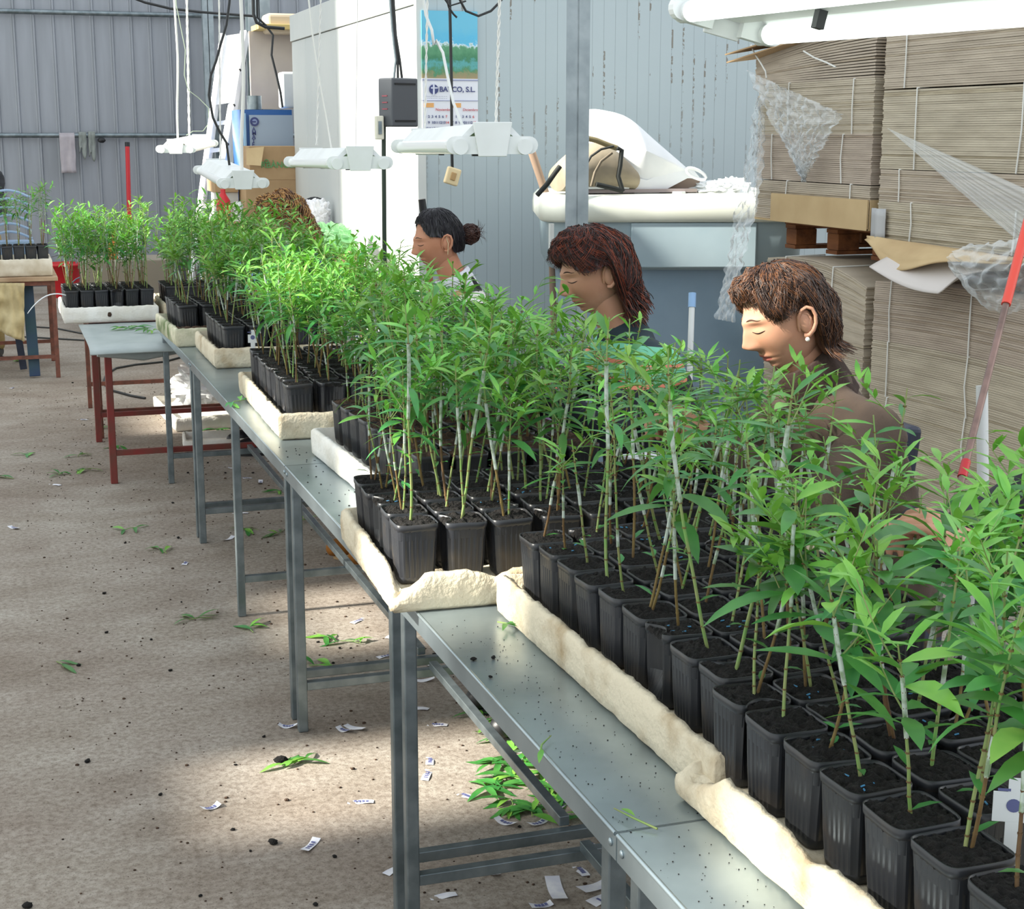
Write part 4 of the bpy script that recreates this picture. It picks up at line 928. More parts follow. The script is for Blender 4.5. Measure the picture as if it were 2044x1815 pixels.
# second grey rear leg and white board behind
mb=MB(); mb.bar(aty(492,62,14.9),aty(455,330,14.9),.05,.14); obj('ladder_rear_frame',mb,M_galv,ld)
sheet([aty(470,210,14.8),aty(488,135,14.8),aty(492,310,14.8),aty(455,330,14.8)],.02,'triangular_board',M_white_metal,'white triangular panel visible between ladder and cabinet','panel',(0,1,0))
mb=MB(); a,b=aty(425,155,15.2),aty(437,300,15.2); mb.bb(a.x,b.x+.02,15.2,15.5,0,a.z); obj('grey_locker',mb,M_galv,label='narrow grey unit half hidden left of the ladder',cat='cabinet')
# beige board
a,b=aty(497,62,14.2),aty(578,218,14.2); mb=MB(); mb.bb(a.x,b.x+.3,14.2,14.24,b.z,a.z); obj('beige_board',mb,mat('stained_beige_board','#b7aaa0','#cfc3b2',rough=.8,scale=2,bump=.05),label='stained beige board standing above the blue-grey cabinet',cat='board')
a,b=aty(508,50,14.1),aty(580,62,14.1); mb=MB(); mb.bb(a.x,b.x+.3,13.9,14.3,b.z,a.z); bevel(obj('wooden_shelf',mb,mat('yellowed_wood','#c9b06f',rough=.6),label='yellowish shelf above the beige board',cat='shelf'),.004)
a,b=aty(527,28,14.1),aty(590,51,14.1); mb=MB(); mb.bb(a.x,b.x+.3,13.95,14.25,a.z-.17,a.z+.0); mb2=mb; bevel(obj('carton_box',mb,mat('cream_carton','#c8b79c',rough=.8),label='cream rounded carton on the yellowish shelf',cat='box'),.03,3)
# blue-grey cabinet
cb=empty('metal_cabinet',aty(530,300,13.6),'blue-grey metal cabinet with vertical lettering above the cartons','cabinet')
a,b=aty(497,226,13.5),aty(574,300,13.5); c=aty(480,222,13.5)
mb=MB(); mb.bb(c.x,b.x+.05,13.52,14.0,.0,a.z+.03); obj('body',mb,mat('deep_blue_paint','#2f5f9c',rough=.4),cb)
mb=MB(); mb.bb(a.x,b.x+.05,13.49,13.515,.0,a.z-.015); obj('door',mb,mat('blue_grey_paint','#a3b3c4',rough=.45),cb)
mb=MB(); mb.bb(c.x+.02,c.x+.04,13.48,13.515,.9,a.z); obj('edge_strip',mb,mat('light_blue_strip','#9cc3e0',rough=.4),cb)
q=aty(508,243,13.48); mb=MB(); mb.lathe(q,[(.038,0),(.038,.004)],24,M=Matrix.Rotation(PI/2,3,'X')); mb.lathe(q+Vector((0,-.005,0)),[(.022,0),(.022,.002)],20,1,M=Matrix.Rotation(PI/2,3,'X')); mb.bb(q.x-.03,q.x+.01,13.468,13.474,q.z-.006,q.z+.006,0); obj('emblem',mb,[M_ink,mat('emblem_grey','#8d9cc0',rough=.5)],cb)
q=aty(502,288,13.47)
for k,ch in enumerate('AMATE'): 
    q=aty(503,262+k*7.6,13.475); text('lettering',ch,.048,M_ink,cb,frame(q,(1,0,0),(0,0,1)),bold=.001)
mb=MB(); q=aty(508,216,13.6); mb.lathe((q.x,q.y,a.z+.032),[(.062,0),(.062,.115)],24); obj('metal_can',mb,M_galv,label='shiny metal can on top of the blue-grey cabinet',cat='can')
mb=MB(); a,b=aty(562,143,13.7),aty(576,216,13.7); mb.bb(a.x,b.x+.08,13.7,13.9,b.z,a.z); bevel(obj('white_container',mb,M_white_metal,label='white rounded container beside the cold room edge on the cabinet',cat='container'),.02,3)
# cartons
def carton(x0,x1,y0,y1,Y,dpt,label,z0=None):
    a,b=aty(x0,y0,Y),aty(x1,y1,Y); e=empty('cardboard_box',((a.x+b.x)/2,Y,b.z),label,'box'); mb=MB(); mb.bb(a.x,b.x,Y,Y+dpt,z0 if z0 is not None else b.z,a.z); bevel(obj('carton',mb,M_box,e),.004); return e,a,b
e,a,b=carton(497,597,292,359,13.0,.4,'brown carton with green lettering and a bent flap')
text('lettering','RBÀNGEL',.070,mat('green_print','#5f9a62',rough=.7),e,frame(aty(521,335,12.99),(1,0,0),(0,0,1)),bold=.001)
mb=MB(); q=aty(532,322,12.99); mb.tube([q+Vector((.014*math.cos(t),0,.014*math.sin(t))) for t in [2*PI*k/12 for k in range(12)]],.004,5,closed=True); obj('emblem',mb,bpy.data.materials['green_print'],e)
mb=MB(); quad_prism(mb,[aty(492,296,12.95),aty(527,293,12.93),aty(521,331,12.86),aty(492,329,12.88)],.008); obj('flap',mb,M_card_tan,e)
mb=MB(); q0,q1=aty(497,326,12.99),aty(597,328,12.99)
carton(490,597,360,420,13.0,.4,'plain brown carton under the green-lettered one',z0=.9)
carton(490,596,421,520,13.02,.4,'lowest brown carton behind the curly-haired woman',z0=.0)
e,a,b=carton(428,476,354,384,13.3,.5,'brown carton seen behind the tilted fixture')
mb=MB(); mb.bb(a.x+.02,b.x,13.32,13.7,0,b.z-.002); obj('side_table',mb,mat('grey_board','#c9cac6',rough=.6),label='pale stand under the carton beside the ladder',cat='stand')
# red and white clutter by ladder foot
q=aty(447,440,12.4)
mb=MB(); mb.lathe((q.x,q.y,1.03),[(.05,0),(.055,.02),(.055,.16),(.03,.2),(.02,.22),(.02,.25)],16); obj('spray_bottle',mb,M_red,label='red bottle behind the shoots at the ladder foot',cat='bottle')
mb=MB(); mb.bb(q.x-.16,q.x+.22,q.y-.1,q.y+.25,0,1.028); obj('small_stand',mb,M_box,label='brown stand under the red bottle by the ladder foot',cat='stand')
mb=MB(); mb.lathe((q.x+.11,q.y,1.03),[(.04,0),(.045,.12),(.03,.15)],14); obj('white_bottle',mb,M_white_metal,label='white bottle beside the red one at the ladder foot',cat='bottle')
# white basin with bag by cold room
q=aty(628,425,11.9)
mb=MB(); mb.lathe((q.x,q.y,q.z),[(.001,-.01),(.10,-.005),(.118,.0),(.122,.02)],28,M=Matrix.Rotation(-PI/2,3,'X')@Matrix.Rotation(.2,3,'Y')); obj('round_tray',mb,M_black,label='dark-rimmed round tray propped on the cold room wall',cat='tray')
crumple('plastic_bag',aty(632,432,11.5),(.105,.08,.135),mat('printed_white_bag','#ededf0','#b7a9bf',rough=.4,scale=9,lo=.55,hi=.7),'white printed bag in front of the dark-rimmed round tray','bag',9)
crumple('plastic_bag',aty(655,480,9.9),(.17,.10,.10),mat('green_bag','#a6d9a0','#7cc27c',rough=.4,scale=6),'pale green plastic bag behind the shoots, right of curly hair','bag',12)
mb=MB(); mb.bb(2.0,2.40,11.3,12.1,0,1.02); bevel(obj('storage_chest',mb,mat('grey_chest','#8f9594',rough=.6),label='grey chest by the cold room wall under the printed bag',cat='chest'),.01)
mb=MB(); q=aty(655,480,9.9); mb.bb(q.x-.2,q.x+.2,9.75,10.1,0,q.z-.085); bevel(obj('crate',mb,M_box,label='brown crate under the pale green bag',cat='crate'),.005)
# ---------------------------------------------------------------- far wall things
def cloth(name,x0,x1,y0,y1,mt,label,jag=.0):
    a,b=aty(x0,y0,YW-.13),aty(x1,y1,YW-.13); mb=MB()
    def f(u,v):
        z=a.z+(b.z-a.z)*v*(1-jag*math.sin(u*7)); return (a.x+(b.x-a.x)*u+.01*noise.noise((u*3,v*3,1)),YW-.125-.012*math.sin(u*11)*v-.01*noise.noise((u*6,v*4,2)),z)
    mb.grid(f,16,12); mb.grid(lambda u,v:(a.x+(b.x-a.x)*u,YW-.125+.07*v,a.z+.012*math.sin(PI*v)),16,4); return obj(name,mb,mt,label=label,cat='cloth',solid=.008)
cloth('hanging_towel',118,153,268,345,mat('pinkish_towel','#b5aeb2','#a8a1a6',rough=.9,scale=9),'pale towel hung over the wall rail')
cloth('hanging_rag',157,174,266,306,mat('grey_rag','#8f9490','#7f8580',rough=.9,scale=9),'grey-green rag beside the pale towel, left half',jag=.3)
cloth('hanging_rag',176,192,265,313,bpy.data.materials['grey_rag'],'grey-green rag beside the pale towel, right half',jag=.2)
mb=MB(); mb.ell(aty(203,280,YW-.15),(.045,.03,.03),10,8,0,None,.2); obj('dark_bundle',mb,M_black,label='small dark bundle tucked on the wall rail right of the rags',cat='bundle')
mb=MB(); t=aty(254,284,17.6); b=aty(258,430,17.5); mb.tube([t,t.lerp(b,.06)],.026,8,1); mb.tube([t.lerp(b,.06),b,(b.x+.06,17.4,.02)],.024,8,0); obj('wall_broom',mb,[M_red,M_black],label='red broom handle leaning on the corrugated wall',cat='broom')
def bucket(x,y,Y,r,h,mt,label):
    p=aty(x,y,Y); e=empty('bucket',(p.x,p.y,0),label,'bucket'); mb=MB(); mb.lathe((p.x,p.y,.0),[(r*.75,0),(r*.97,h-.03),(r*1.05,h-.028),(r*1.05,h),(r*.97,h),(r*.72,.02)],28); obj('tub',mb,mt,e)
    mb=MB(); mb.tube([(p.x+r*math.cos(a),p.y,h-.03+.12*math.sin(a)) for a in [PI*k/10 for k in range(11)]],.006,6); obj('handle',mb,M_galv,e); return e
bucket(126,540,17.2,.19,.36,M_red,'red bucket standing by the foot of the corrugated wall')
bucket(172,575,15.6,.15,.26,M_blue,'bright blue bucket behind the end tray')
mb=MB(); a=aty(150,540,17.5); mb.bb(a.x,a.x+.25,17.3,17.6,0,.42); obj('grey_crate',mb,mat('grey_crate_plastic','#8d8f96',rough=.5),label='grey crate right of the red bucket',cat='crate')
# bright bottles far behind the end tray
for k,(x,y,c,l) in enumerate([(228,520,'#c9762a','orange-capped bottle behind the end tray'),(243,530,'#dcd9e4','white bottle with coloured label behind the end tray'),(268,528,'#e3dfd8','small white bottle behind the end tray')]):
    q=aty(x,y,14.2); mb=MB(); mb.lathe((q.x,q.y,.62),[(.05,0),(.055,.16),(.03,.2),(.02,.24),(.02,.28)],14); obj('bottle',mb,mat('bottle_plastic_%s'%ORD[k],c,rough=.4),label=l,cat='bottle')
q=aty(245,530,14.2); mb=MB(); mb.bb(q.x-.35,q.x+.4,14.0,14.6,0,.618); bevel(obj('low_bench',mb,mat('low_bench_wood','#8d8474',rough=.8),label='low brown bench carrying bottles behind the end tray',cat='bench'),.01)
# ---------------------------------------------------------------- people
def skinmat(name,a,b):
    return mat(name,a,b,rough=.5,scale=12,detail=3,sub=.08,spec=.35)
M_skin=skinmat('skin','#bd8a6f','#c9987e'); M_skin_tan=skinmat('warm_skin','#bd8263','#cb9275')
M_eye=mat('eye_white','#d8d2cc',rough=.25); M_iris=mat('dark_iris','#2a1b14',rough=.2); M_lip=mat('lips','#b0655c',rough=.4); M_brow=mat('eyebrow','#4a3428',rough=.8)
def sst(a,b,x): t=max(0,min(1,(x-a)/(b-a))); return t*t*(3-2*t)
BUMPS=[(.031,-.001,.0105,.0058,.0042),(0,.004,.0085,.018,.007),(0,-.016,.0085,.014,.013),(0,-.034,.0105,.0095,.021),(.0125,-.039,.006,.006,.010),(0,.02,.012,.010,.003),
 (.031,.004,.014,.0085,-.0075),(.028,.021,.018,.006,.0055),(.044,-.028,.018,.018,.0055),(0,-.0645,.017,.0042,.0065),(0,-.076,.0145,.0046,.0065),(0,-.0703,.020,.0016,-.003),
 (0,-.098,.017,.011,.0085),(0,-.086,.012,.004,-.003),(0,-.052,.004,.007,-.002),(.024,-.050,.006,.014,-.0025)]
def head_pt(th,ph,full=1.0):
    x=math.sin(th)*math.sin(ph); y=math.sin(th)*math.cos(ph); z=math.cos(th)
    X,Y,Z=.0735*x,.096*y,.117*z
    if z<0:
        t=-z; X*=1-.20*t**1.6*full; 
        if y<0: Y*=1-.42*t
        else: Y*=1-.06*t
    if y<0: X*=1+.04*(-y)
    if y>0 and z>-.9: Y*=1-.06*sst(.3,1,y)
    wt=sst(.12,.55,y)
    if wt>0:
        d=0
        for bx,bz,sx,sz,am in BUMPS:
            for s in ((1,-1) if bx else (1,)): d+=am*math.exp(-((X-s*bx)/sx)**2/2-((Z-bz)/sz)**2/2)
        Y+=d*wt
    return Vector((X,Y,Z))
def head_mesh(mb,M,ear=True,eyes='down',jaw=1.0):
    nu,nv=150,120; vs=[];fs=[];ms=[]
    loc=[]
    for j in range(nv+1):
        th=PI*j/nv
        for i in range(nu):
            u=-PI+2*PI*i/nu; ph=u-.62*math.sin(u); loc.append(head_pt(th,ph,jaw))
    for p in loc: vs.append(M@p)
    for j in range(nv):
        for i in range(nu):
            f=(j*nu+i,(j+1)*nu+i,(j+1)*nu+(i+1)%nu,j*nu+(i+1)%nu); c=(loc[f[0]]+loc[f[2]])/2; mi=0
            if c.y>.05:
                ax=abs(c.x)
                if ax<.023-.8*abs(c.z+.0705) and abs(c.z+.0705)<.0105*(1-(ax/.025)**2): mi=3
            fs.append(f); ms.append(mi)
    o=len(mb.v); mb.v+=[tuple(v) for v in vs]
    for f,m_ in zip(fs,ms): mb.f.append(tuple(k+o for k in f)); mb.m.append(m_); mb.sm.append(True)
    for s in (-1,1):
        ec=Vector((s*.031,.0700,.001))
        def srf(x,z):
            th=math.acos(z/.117); return head_pt(th,math.asin(max(-1,min(1,x/(.0735*math.sin(th))))),jaw)
        ec=srf(s*.031,.001)-Vector((0,.0100,0))
        mb.tube([M@(srf(s*(.012+.0036*q),.0225+.0035*math.sin(PI*min(1,q/8+.1)))+Vector((0,.0002,0))) for q in range(10)],[.0008,.0017,.0021,.0021,.0020,.0018,.0015,.0012,.0009,.0004],5,4,cap=False)
        R3=M.to_3x3()
        # closed, down-turned eye: lash line and a fine crease above it
        mb.tube([M@(srf(s*(.0165+.0033*q),-.0022-.0040*math.sin(PI*q/9))+Vector((0,.0003,0))) for q in range(10)],[.0006,.0010,.0013,.0014,.0015,.0015,.0015,.0014,.0012,.0006],5,2,cap=False)
        mb.tube([M@(srf(s*(.019+.0030*q),.0062+.0022*math.sin(PI*q/9))-Vector((0,.0004,0))) for q in range(10)],[.0004,.0006,.0007,.0007,.0007,.0007,.0007,.0006,.0005,.0003],4,4,cap=False)
        if ear:
            # outer rim, bowl and lobe of the ear
            E=lambda y,z,x=0: M@Vector((s*(.0735+x),-.004+y,-.006+z))
            rim=[E(.010,-.018,.000),E(.011,-.004,.004),E(.008,.014,.008),E(.000,.027,.013),E(-.012,.031,.016),E(-.023,.024,.019),E(-.027,.008,.019),E(-.024,-.010,.016),E(-.016,-.024,.011),E(-.006,-.032,.006),E(.004,-.030,.002)]
            mb.tube(rim,[.0035,.0035,.004,.004,.0042,.0045,.0045,.0045,.005,.0062,.005],8,0)
            mb.tube([E(-.003,.018,.009),E(-.012,.016,.011),E(-.017,.004,.012),E(-.012,-.010,.010),E(-.004,-.017,.006)],[.002,.0032,.0036,.0034,.002],8,0)
            mb.ell(E(-.008,0,.004),(.009,.019,.029),14,10,0,M.to_3x3()); mb.ell(E(.009,-.006,.003),(.004,.004,.007),8,6,0,M.to_3x3())
def capsule(mb,a,b,ra,rb,seg=16):
    a=Vector(a);b=Vector(b); d=b-a; L=d.length
    if L<1e-6: mb.ell(a,ra,seg,10); return
    d/=L; ref=Vector((1,0,0)) if abs(d.x)<.8 else Vector((0,1,0)); x=(ref-d*ref.dot(d)).normalized(); y=d.cross(x); rings=[]
    for k in range(6): t=-PI/2+PI/2*k/5+.02*(k==0); rings.append((a+d*ra*math.sin(t),ra*math.cos(t)))
    for k in range(6): t=PI/2*k/5-.02*(k==5); rings.append((b+d*rb*math.sin(t),rb*math.cos(t)))
    o=[[c+(x*math.cos(2*PI*q/seg)+y*math.sin(2*PI*q/seg))*r for q in range(seg)] for c,r in rings]; n=seg
    vs=[v for r in o for v in r]; mb.add(vs,[(i*n+k,i*n+(k+1)%n,(i+1)*n+(k+1)%n,(i+1)*n+k) for i in range(len(o)-1) for k in range(n)]+[tuple(range(n))[::-1],tuple(range((len(o)-1)*n,len(o)*n))],0,True)
def fuse(mb,voxel,smooth=6,disp=0,df=6,seed=1,dstr=(1,1,1)):
    o=link('tmp',mb.mesh('tmp',[])); m=o.modifiers.new('r','REMESH'); m.mode='VOXEL'; m.voxel_size=voxel; m.use_smooth_shade=True
    if smooth: s=o.modifiers.new('s','SMOOTH'); s.iterations=smooth; s.factor=.6
    dg=bpy.context.evaluated_depsgraph_get(); dg.update(); me=bpy.data.meshes.new_from_object(o.evaluated_get(dg)); bpy.data.objects.remove(o)
    V=[v.co.copy() for v in me.vertices]; NN=[v.normal.copy() for v in me.vertices]; F=[tuple(p.vertices) for p in me.polygons]; bpy.data.meshes.remove(me)
    if disp: 
        V=[v+n*disp*((1-abs(noise.noise(Vector((v.x*dstr[0],v.y*dstr[1],v.z*dstr[2]))*df+Vector((seed,0,0)))*2.4))-.5) for v,n in zip(V,NN)]
    return V,F
def hand(mb,wr,d,nrm,side,curl=.5,voxel=.0034):
    """wr wrist point, d palm direction, nrm back-of-hand normal, side=+1 thumb on +cross"""
    d=Vector(d).normalized(); nrm=Vector(nrm); nrm=(nrm-d*nrm.dot(d)).normalized(); sx=d.cross(nrm)*side; t=MB()
    wr=Vector(wr)
    for k in range(4):
        o=(k-1.5)*.019; capsule(t,wr+sx*o*.6+d*.008,wr+sx*o+d*.078,.0145,.0105)
    capsule(t,wr-d*.03,wr+d*.01,.024,.022)
    for k,(L,cv) in enumerate(((.070,0.0),(.080,.05),(.074,.12),(.058,.2))):
        o=(1.5-k)*.0195; p=wr+sx*o+d*.078; dd=d.copy(); ax=sx
        for q,fr in enumerate((.45,.31,.24)):
            ang=(curl+cv)*(.9,1.1,.8)[q]; rt=Matrix.Rotation(ang,3,ax.cross(Vector((0,0,0))) if False else sx); 
            d2=rt@dd
            if d2.dot(-nrm)<dd.dot(-nrm)-1e-6: d2=Matrix.Rotation(-ang,3,sx)@dd
            dd=d2; p2=p+dd*L*fr; capsule(t,p,p2,(.0092,.0083,.0076)[q],(.0085,.0077,.0066)[q],12); p=p2
    p=wr+sx*.026+d*.02; t1=(sx*.75+d*.75-nrm*.25).normalized(); p2=p+t1*.036; capsule(t,wr+sx*.012+d*.012,p2,.0145,.0105,12); t2=(sx*.15+d*.9-nrm*.5).normalized(); capsule(t,p2,p2+t2*.032,.0103,.0082,12)
    return fuse(t,voxel,3)
def hair_strands(mb,rfun,n,r,seed,ph_rng=(-PI,PI),t0=.04,seg=14,wav=.0,fq=9,mis=(0,)):
    rr=random.Random(seed)
    for k in range(n):
        ph=rr.uniform(*ph_rng); lift=rr.uniform(-.0015,.0035); ts=rr.uniform(t0,.3); te=rr.uniform(.86,1.05); o=rr.uniform(0,9); tw=rr.uniform(-.25,.25); pts=[]
        for i in range(seg+1):
            t=ts+(te-ts)*i/seg; p,nn=rfun(ph+tw*t+wav*math.sin(t*fq+o)*.5,t); pts.append(p+nn*(lift+wav*.02*math.sin(t*fq*1.3+o*2)*t))
        mb.tube(pts,[r*(1-.8*(i/seg)**2)+.0002 for i in range(seg+1)],4,rr.choice(mis),cap=False)
def bez(a,b,t): return a*(1-t)+b*t
def hair_fn(M,th_end,thick,curl=0,seed=1,part=.0,crown=(0,-.02)):
    """th_end(ph): polar angle of the hem; thick(ph,t): offset from the skull"""
    def f(ph,t):
        ph=((ph+PI)%(2*PI))-PI
        th=.02+(th_end(ph)-.02)*t
        thc=min(th,2.0); p=head_pt(thc,ph,.2)
        # ignore facial bumps
        y=math.sin(thc)*math.cos(ph); z=math.cos(thc); p=Vector((.0735*math.sin(thc)*math.sin(ph),.096*y,.117*z))
        n=Vector((p.x/.0735**2,p.y/.096**2,p.z/.117**2)).normalized()
        if th>2.0: p=p+Vector((0,0,-1))*(th-2.0)*.10; n=Vector((n.x,n.y,0)).normalized()
        q=thick(ph,t)+curl*noise.noise(Vector((ph*3.2,t*7,seed)))+curl*.4*noise.noise(Vector((ph*9,t*13,seed+4)))
        lock=.0022*math.sin(ph*34+3*noise.noise(Vector((ph*4,t*3,seed)))*4+t*2)+.0012*math.sin(ph*81+t*5)
        p=p+n*(q+lock*min(1,t*3))
        return M@p,(M.to_3x3()@n)
    return f
def hair_mesh(name,M,mats,th_end,thick,parent,curl=.004,seed=1,n=500,wav=.25,extra=None,label=None,inner=-.012,r=.0013):
    mb=MB(); f=hair_fn(M,th_end,thick,curl,seed); nu,nv=200,44; 
    vs=[f(-PI+2*PI*i/nu,.0+j/nv)[0] for i in range(nu) for j in range(nv+1)]
    mb.add(vs,[(i*(nv+1)+j,i*(nv+1)+j+1,((i+1)%nu)*(nv+1)+j+1,((i+1)%nu)*(nv+1)+j) for i in range(nu) for j in range(nv)],0,True)
    # close the hem back towards the skull
    vs=[]
    for i in range(nu):
        p,n_=f(-PI+2*PI*i/nu,1.0); vs+=[p,p+n_*inner-(M.to_3x3()@Vector((0,0,1)))*-.004]
    mb.add(vs,[(2*i,2*i+1,2*((i+1)%nu)+1,2*((i+1)%nu)) for i in range(nu)],0,True)
    hair_strands(mb,f,n,r,seed,wav=wav,mis=tuple(range(len(mats))))
    if extra: extra(mb,f)
    return obj('hair',mb,mats,parent,label=label,local=True)
def person(loc,rz,J,mats,label,hands=True,headM=None,legs=True,eyes='down',folds=.010,vox=.011,name='person',sleeve_end=.93,skin=None,collar=None,boots=None,jacket_label=None,seed=1,trouser_mat=None,extra_torso=()):
    e=empty(name,loc,label,'person',rz=rz); skin=skin or M_skin
    J={k:Vector(v) for k,v in J.items()}
    hM=headM; 
    # body
    b=MB(); t=MB()
    capsule(t,J['neck'],J['head']+Vector((0,-.02,-.04)),.056,.052)
    capsule(t,J['chest'],J['neck'],.11,.06); capsule(t,J['pelvis'],J['chest'],.13,.12)
    for s in 'LR':
        capsule(t,J['neck']+Vector((0,0,-.04)),J['sho'+s],.055,.045); capsule(t,J['sho'+s],J['elb'+s],.044,.036); capsule(t,J['elb'+s],J['wri'+s],.036,.024)
        if legs: capsule(t,J['pelvis'],J['hip'+s],.10,.085); capsule(t,J['hip'+s],J['kne'+s],.078,.052); capsule(t,J['kne'+s],J['ank'+s],.052,.036)
    V,F=fuse(t,.012,5); b.add(V,F,0,True)
    head_mesh(b,hM,eyes=eyes)
    if hands:
        for s,sd in (('L',-1),('R',1)):
            d=J['wri'+s]-J['elb'+s]; d=(d.normalized()+Vector(J.get('hdir'+s,(0,0,0)))).normalized(); nr=J.get('hn'+s,Vector((0,0,1)))
            V,F=hand(b,J['wri'+s],d,nr,J['ths'+s].x if 'ths'+s in J else sd,.55); b.add(V,F,0,True)
    obj('body',b,[skin,M_eye,M_iris,M_lip,M_brow],e,local=True)
    # jacket
    t=MB(); 
    capsule(t,J['chest'],J['neck']+Vector((0,-.01,-.022)),.135,.080); capsule(t,J['pelvis']+Vector((0,0,.02)),J['chest'],.155,.15)
    for s in 'LR':
        k=J['chest']+(J['sho'+s]-J['chest'])*.55; capsule(t,J['chest']+Vector((0,0,-.03)),k,.12,.10)
        capsule(t,J['neck']+Vector((0,-.01,-.06)),J['sho'+s],.075,.066); capsule(t,J['sho'+s],J['elb'+s],.068,.056); capsule(t,J['elb'+s],J['elb'+s].lerp(J['wri'+s],sleeve_end),.055,.040)
    for a,c_,ra,rb in extra_torso: capsule(t,a,c_,ra,rb)
    V,F=fuse(t,vox,5,folds,7,seed,(1,1,1.4)); m=MB(); m.add(V,F,0,True); obj('jacket',m,mats['jacket'],e,local=True,label=jacket_label)
    if collar:
        m=MB(); n=J['neck']; hd=(J['head']+Vector((0,-.02,-.05))-n)
        up=hd.normalized(); ref=Vector((1,0,0)); yv=up.cross(ref).normalized(); xv=yv.cross(up)
        rings=[]; h=collar[1]
        for r_,z_ in ((.080,-.05),(.079,-.02),(.075,h*.5),(.072,h),(.066,h+.004),(.062,h*.6)):
            rings.append([n+up*z_+(xv*math.cos(a)*1.0+yv*math.sin(a)*1.0)*(r_+.003*math.sin(a*9)) for a in [2*PI*k/40 for k in range(40)]])
        nn=40; vs=[v for r in rings for v in r]; m.add(vs,[(i*nn+k,i*nn+(k+1)%nn,(i+1)*nn+(k+1)%nn,(i+1)*nn+k) for i in range(len(rings)-1) for k in range(nn)],0,True)
        obj('collar',m,collar[0],e,local=True)
    if legs:
        t=MB(); capsule(t,J['pelvis'],J['pelvis']+Vector((0,.03,.05)),.15,.14)
        for s in 'LR': capsule(t,J['pelvis'],J['hip'+s],.12,.105); capsule(t,J['hip'+s],J['kne'+s],.098,.070); capsule(t,J['kne'+s],J['ank'+s]+Vector((0,0,.02)),.068,.062)
        V,F=fuse(t,.013,5,.006,6,seed+3); m=MB(); m.add(V,F,0,True); obj('trousers',m,trouser_mat or mats['trousers'],e,local=True)
        for s in 'LR':
            a=J['ank'+s]; f=J.get('foot'+s,Vector((0,1,0))).normalized(); t=MB(); ax=Vector((a.x,a.y,.055))
            capsule(t,ax-f*.02,ax+f*.11+Vector((0,0,-.008)),.044,.041); capsule(t,ax+f*.11,ax+f*.165+Vector((0,0,-.012)),.044,.036); capsule(t,ax-f*.02,Vector((a.x,a.y,.11)),.042,.045)
            V,F=fuse(t,.008,4); V=[Vector((v.x,v.y,max(v.z,.014))) for v in V]; m=MB(); m.add(V,F,0,True); sh=obj('shoe',m,boots[0] if boots else M_black,e,local=True)
            m=MB(); sx=Vector((-f.y,f.x,0)); out=[]
            for k in range(36):
                an=2*PI*k/36; q=math.cos(an); L=.115*q+.055; out.append(Vector((a.x,a.y,0))+f*L+sx*math.sin(an)*(.047+.006*q))
            loft(m,[[v+Vector((0,0,.0)) for v in out],[v+Vector((0,0,.018)) for v in out]]); sole=obj('sole',m,boots[1] if boots else M_black,sh,local=True)
            if boots:
                m=MB(); m.tube([v*1.0+Vector((0,0,.019)) for v in out],.0022,5,closed=True); obj('stitching',m,boots[2],sh,local=True)
    return e
def stool(x,y,z,label,m=None):
    e=empty('stool',(x,y,0),label,'stool'); mb=MB(); mb.lathe((x,y,z-.03),[(.15,0),(.165,.008),(.165,.024),(.155,.03)],28); obj('seat',mb,m or M_black,e)
    for k in range(4):
        a=PI/4+k*PI/2; mb=MB(); mb.tube([(x+.10*math.cos(a),y+.10*math.sin(a),z-.028),(x+.16*math.cos(a),y+.16*math.sin(a),.0)],.011,8); obj('leg',mb,M_galv,e)
def HM(loc,pitch,yaw=0,roll=0,s=1.0): # head matrix in the person's own space
    return Matrix.Translation(loc)@Matrix.Rotation(yaw,4,'Z')@Matrix.Rotation(-pitch,4,'X')@Matrix.Rotation(roll,4,'Y')@Matrix.Scale(s,4)
def joints(zh,arms,lean=.0,ped=.50,feet=.35,knee=.40,ank=None,sw=.175):
    J=dict(head=(0,0,zh),neck=(0,-.055-lean*.3,zh-.160),chest=(0,-.10-lean*.6,zh-.36),pelvis=(0,-.16-lean,ped),
      shoL=(-sw,-.08-lean*.5,zh-.245),shoR=(sw,-.08-lean*.5,zh-.245),hipL=(-.09,-.14-lean,ped-.01),hipR=(.09,-.14-lean,ped-.01),
      kneL=(-.13,knee-.16-lean,ped+.01),kneR=(.13,knee-.16-lean,ped+.01),ankL=(-.12,feet-.1-lean,.10),ankR=(.12,feet-.1-lean,.10))
    J.update(arms); return J
M_brownj=mat('taupe_fleece','#50433a','#5e4f43',rough=.95,scale=14,bump=.15,bscale=200); M_coll=mat('dark_brown_ribbing','#35271f','#40302a',rough=.95,scale=60,bump=.3)
M_dark=mat('black_jacket','#1a1c22','#24262d',rough=.8,scale=12); M_jeans=mat('dark_trousers','#252b3a','#2d3446',rough=.85,scale=20)
def hm(n,a,b,r=.42): return mat(n,a,b,rough=r,scale=90,detail=2,stretch=(1,1,.3),spec=.5)
